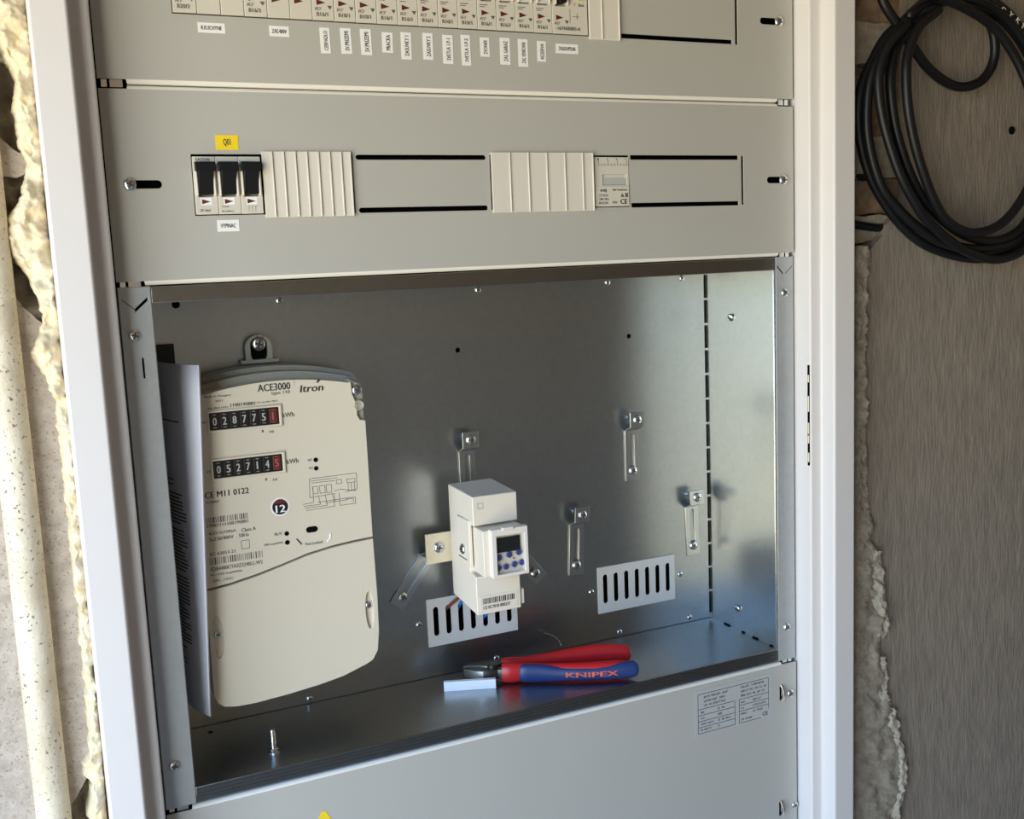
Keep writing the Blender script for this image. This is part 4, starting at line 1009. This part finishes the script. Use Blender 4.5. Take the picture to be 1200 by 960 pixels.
# v < 0 is the side nearest the compartment opening
h1 = [(38, -9, 11.5), (46, -9.5, 11.5), (62, -9.5, 11.5), (85, -11.5, 11), (110, -14.5, 11), (135, -16, 11), (155, -15.5, 11), (166, -15, 11), (169, -15, 11)]
hand = tubeh(h1, [5.4, 6.4, 6.0, 5.6, 6.0, 6.4, 6.4, 5.0, 1.0], [9.2, 10.4, 9.0, 8.4, 8.6, 8.8, 8.4, 6.0, 1.0], 'plier_red', 'handle', pl)
b1 = [(55, -12.4, 11.0), (60, -12.8, 11.0), (75, -13.6, 10.6), (95, -15.6, 9.6), (115, -18.0, 9.4), (138, -19.0, 9.6), (156, -18.0, 10.2), (167, -16.4, 10.6), (171, -15.5, 10.8), (173, -15.0, 10.8)]
tubeh(b1, [3.0, 4.2, 4.4, 4.4, 4.4, 4.6, 5.6, 6.4, 5.4, 1.0], [7.0, 9.2, 9.0, 7.4, 6.8, 7.2, 8.4, 8.4, 6.4, 1.0], 'plier_blue', 'grip_sleeve', hand)
h2 = [(38, 8, 11.5), (46, 8.5, 11.5), (62, 9.5, 11.8), (85, 13, 12.5), (110, 16.5, 13.5), (135, 18, 14), (155, 17.5, 14), (168, 16.5, 13.5), (171, 16.2, 13.5)]
hand2 = tubeh(h2, [5.4, 6.2, 5.4, 5.6, 6.4, 6.8, 6.4, 5.0, 1.0], [8.2, 8.6, 8.0, 8.4, 9.6, 10.6, 10.0, 8.0, 1.0], 'plier_red', 'handle', pl)
b2 = [(57, 12.5, 11.2), (75, 14.6, 11.6), (95, 17.8, 12.2), (115, 20.2, 12.8), (138, 21.5, 13), (156, 21, 13), (166, 19.8, 13), (171, 18.4, 13)]
tubeh(b2, [2.0, 4.2, 4.4, 4.4, 4.6, 5.0, 4.6, 1.0], [6.0, 7.6, 7.4, 7.4, 8.0, 8.0, 6.6, 1.0], 'plier_blue', 'grip_sleeve', hand2)
# head: two jaws round a pivot
def jaw(poly, z0, z1, m, name, parent=pl, bev=0.8):
    mb = MB(); n_ = len(poly)
    mb.add([pv(u, v, z0) for u, v in poly] + [pv(u, v, z1) for u, v in poly], [tuple(range(n_ - 1, -1, -1)), tuple(range(n_, 2 * n_))] + [(i, (i + 1) % n_, n_ + (i + 1) % n_, n_ + i) for i in range(n_)])
    return mb.build(name, m, parent, bevel=bev)
j1 = jaw([(0, -0.6), (4, -3.0), (12, -8.5), (20, -11), (29, -11), (34, -9), (44, -11.5), (44, -5), (34, 0), (24, 3), (16, -0.2), (0, -0.2)], 5.5, 15, 'plier_steel', 'jaw')
j2 = jaw([(0, 0.2), (16, 0.2), (24, -3), (34, 0), (44, 4), (44, 11), (34, 9.5), (29, 11.5), (20, 11.5), (12, 9), (4, 3.4), (0, 0.8)], 7.0, 17, 'plier_steel', 'jaw')
jaw([(0.5, -0.9), (4, -3.4), (12, -9.0), (19.5, -11.6), (20, -10.6), (12.5, -8.0), (4.5, -2.6)], 6.0, 14.6, 'plier_edge', 'cutting_edge', j1, 0.2)
mb = MB(); c = pv(29, 0, 0); mb.lathe([(6.0, 14), (6.0, 17.6), (5.2, 18.4)], 20, (c.x, c.y, c.z), 'z'); mb.build('pivot', 'plier_steel', pl, smooth=True)
# brand lettering pressed along the front sleeve
vs_, fs = text_mesh('KNIPEX'); xs = [v[0] for v in vs_]; ys = [v[1] for v in vs_]; out = []
bpath = smooth_path([Vector(p) for p in b1], 10)
def sleeve_at(u):
    for a_, b_ in zip(bpath, bpath[1:]):
        if a_.x <= u <= b_.x: return a_.lerp(b_, (u - a_.x) / (b_.x - a_.x))
    return bpath[-1]
rbt = [(95, 7.4, 4.4), (115, 6.8, 4.4), (138, 7.2, 4.6), (156, 8.4, 5.6)]
for v in vs_:
    a_ = (v[0] - min(xs)) / (max(xs) - min(xs)); b_ = (v[1] - min(ys)) / (max(ys) - min(ys)); u = 100 + 52 * a_; q = sleeve_at(u); dz = -2.2 + 5.0 * b_
    rb_ = interp([(k[0], k[1]) for k in rbt], u); ra_ = interp([(k[0], k[2]) for k in rbt], u)
    out.append(pv(u, q.y - ra_ * math.sqrt(max(0, 1 - (dz / rb_) ** 2)) - 0.25 - v[2], q.z + dz))
MB().add(out, fs).build('lettering', 'print_orange', hand)

wp = [atZ(520.5, 811, BZ0), atZ(581.5, 807, BZ0)]
d = (wp[1] - wp[0]).normalized(); n_ = Vector((-d.y, d.x, 0)); mb = MB(); h = 9.6
q = [wp[0], wp[1], wp[1] + n_ * 5, wp[0] + n_ * 5]
mb.add(q + [p + Vector((0, 0, h)) for p in q], [(3, 2, 1, 0), (4, 5, 6, 7), (0, 1, 5, 4), (1, 2, 6, 5), (2, 3, 7, 6), (3, 0, 4, 7)])
# a shallow channel along the top makes it a cover strip
o = mb.build('plastic_strip', 'white_plastic', None, tuple(wp[0]), bevel=0.4)
tag(o, 'short white plastic strip lying in front of the pliers jaws', 'plastic strip')
# loose hair of wire by the pliers
P = smooth_path([atY(638, 742, 114), atY(648, 745, 112), atY(655, 751, 110), atY(658, 757, 108)], 6)
hw = MB().tube(P, 0.35, 6).build('wire_offcut', 'zinc', None, tuple(P[-1]), smooth=True); tag(hw, 'thin curled wire offcut leaning on the back plate behind the pliers', 'wire')

# ------------------------------------------------------------------ black cable coil on the cement wall
A = [(1045, 36), (1022, 72), (1008, 108), (1006, 150), (1014, 190), (1028, 224), (1056, 264), (1090, 290), (1137, 303), (1178, 298), (1206, 276)]
Bq = [(1052, 34), (1030, 68), (1018, 104), (1017, 160), (1032, 216), (1054, 246), (1078, 268), (1106, 285), (1150, 292), (1188, 284), (1208, 262)]
C = [(1062, 30), (1042, 52), (1031, 80), (1030, 110), (1037, 150), (1053, 200), (1070, 234), (1088, 260), (1124, 290), (1163, 304), (1196, 295), (1212, 270)]
Dq = [(1072, 24), (1055, 46), (1045, 76), (1044, 110), (1052, 160), (1072, 216), (1098, 252), (1133, 277), (1168, 282), (1196, 268), (1213, 240)]
E_ = [(1100, 10), (1078, 30), (1066, 56), (1062, 85), (1065, 133), (1077, 187), (1097, 240), (1116, 264), (1142, 273), (1172, 263), (1196, 236), (1212, 200)]
right = lambda k: [(1222 + 3 * k, 214), (1226 + 2 * k, 160), (1218 + 3 * k, 100), (1198 + 3 * k, 52), (1168 + 3 * k, 18 - 2 * k), (1132 + 2 * k, 2 - 3 * k), (1092, 4 - 2 * k), (1066, 18)]
seq = [(1028, -22), (1036, 4), (1050, 26), (1066, 50), (1086, 78), (1108, 96), (1128, 102), (1148, 96), (1161, 80), (1166, 58), (1162, 32), (1148, 10), (1124, 0), (1094, 6)]
path = []; 
loops = [seq, A + right(3), Bq + right(2), C + right(1), Dq + right(0), E_ + [(1216, 150), (1206, 104), (1186, 60), (1160, 28), (1128, 8), (1096, -6), (1064, -24), (1040, -44)]]
for k, lp in enumerate(loops):
    for i, (x, y) in enumerate(lp):
        Yd = -22 - [6, 0, 10, 20, 14, 27][k] - 3.0 * math.sin(i * 0.8 + k)
        path.append(atY(x, y, Yd))
P = smooth_path(path, 7)
cable = thing('cable_coil', (path[0].x, -20, -60), 'coil of thick black cable hanging on the cement wall beside the cabinet', 'cable')
mb = MB(); mb.tube(P, 4.9, 12, up=(0, 1, 0)); mb.build('sheath', 'cable_black', cable, smooth=True, angle=70)
# printing on the outermost turn
mb = MB(); tx = [(1176, 11), (1185, 17), (1193, 24), (1199, 31)]
for s, (x, y), a_ in zip('CYKY', tx, (-0.6, -0.68, -0.75, -0.8)):
    c = atY(x, y, -44); vs_, fs = text_mesh(s); w = max(v[0] for v in vs_); hh = max(v[1] for v in vs_)
    out = []
    for v in vs_:
        u_, v_ = (v[0] / w - 0.5) * 6.0, (v[1] / hh - 0.5) * 5.0
        out.append((c.x + u_ * math.cos(a_) - v_ * math.sin(a_), c.y - v[2], c.z + u_ * math.sin(a_) + v_ * math.cos(a_)))
    mb.add(out, fs)
mb.build('printing', 'print_white', cable)
for pts_, lab in (([(996, 262, 0), (1012, 265, -4), (1030, 267, -4), (1042, 264, 8)], 'short black cable stub poking out of the wall pocket below the coil'),
                  ([(996, 205, 6), (1012, 208, 2), (1026, 205, 10)], 'black cable stub half hidden in the wall pocket behind the coil')):
    Pq = smooth_path([atY(x, y, yy_) for x, y, yy_ in pts_], 6)
    o = MB().tube(Pq, 4.2, 10, up=(0, 1, 0)).build('cable_stub', 'cable_black', None, tuple(Pq[0]), smooth=True, angle=70); tag(o, lab, 'cable')
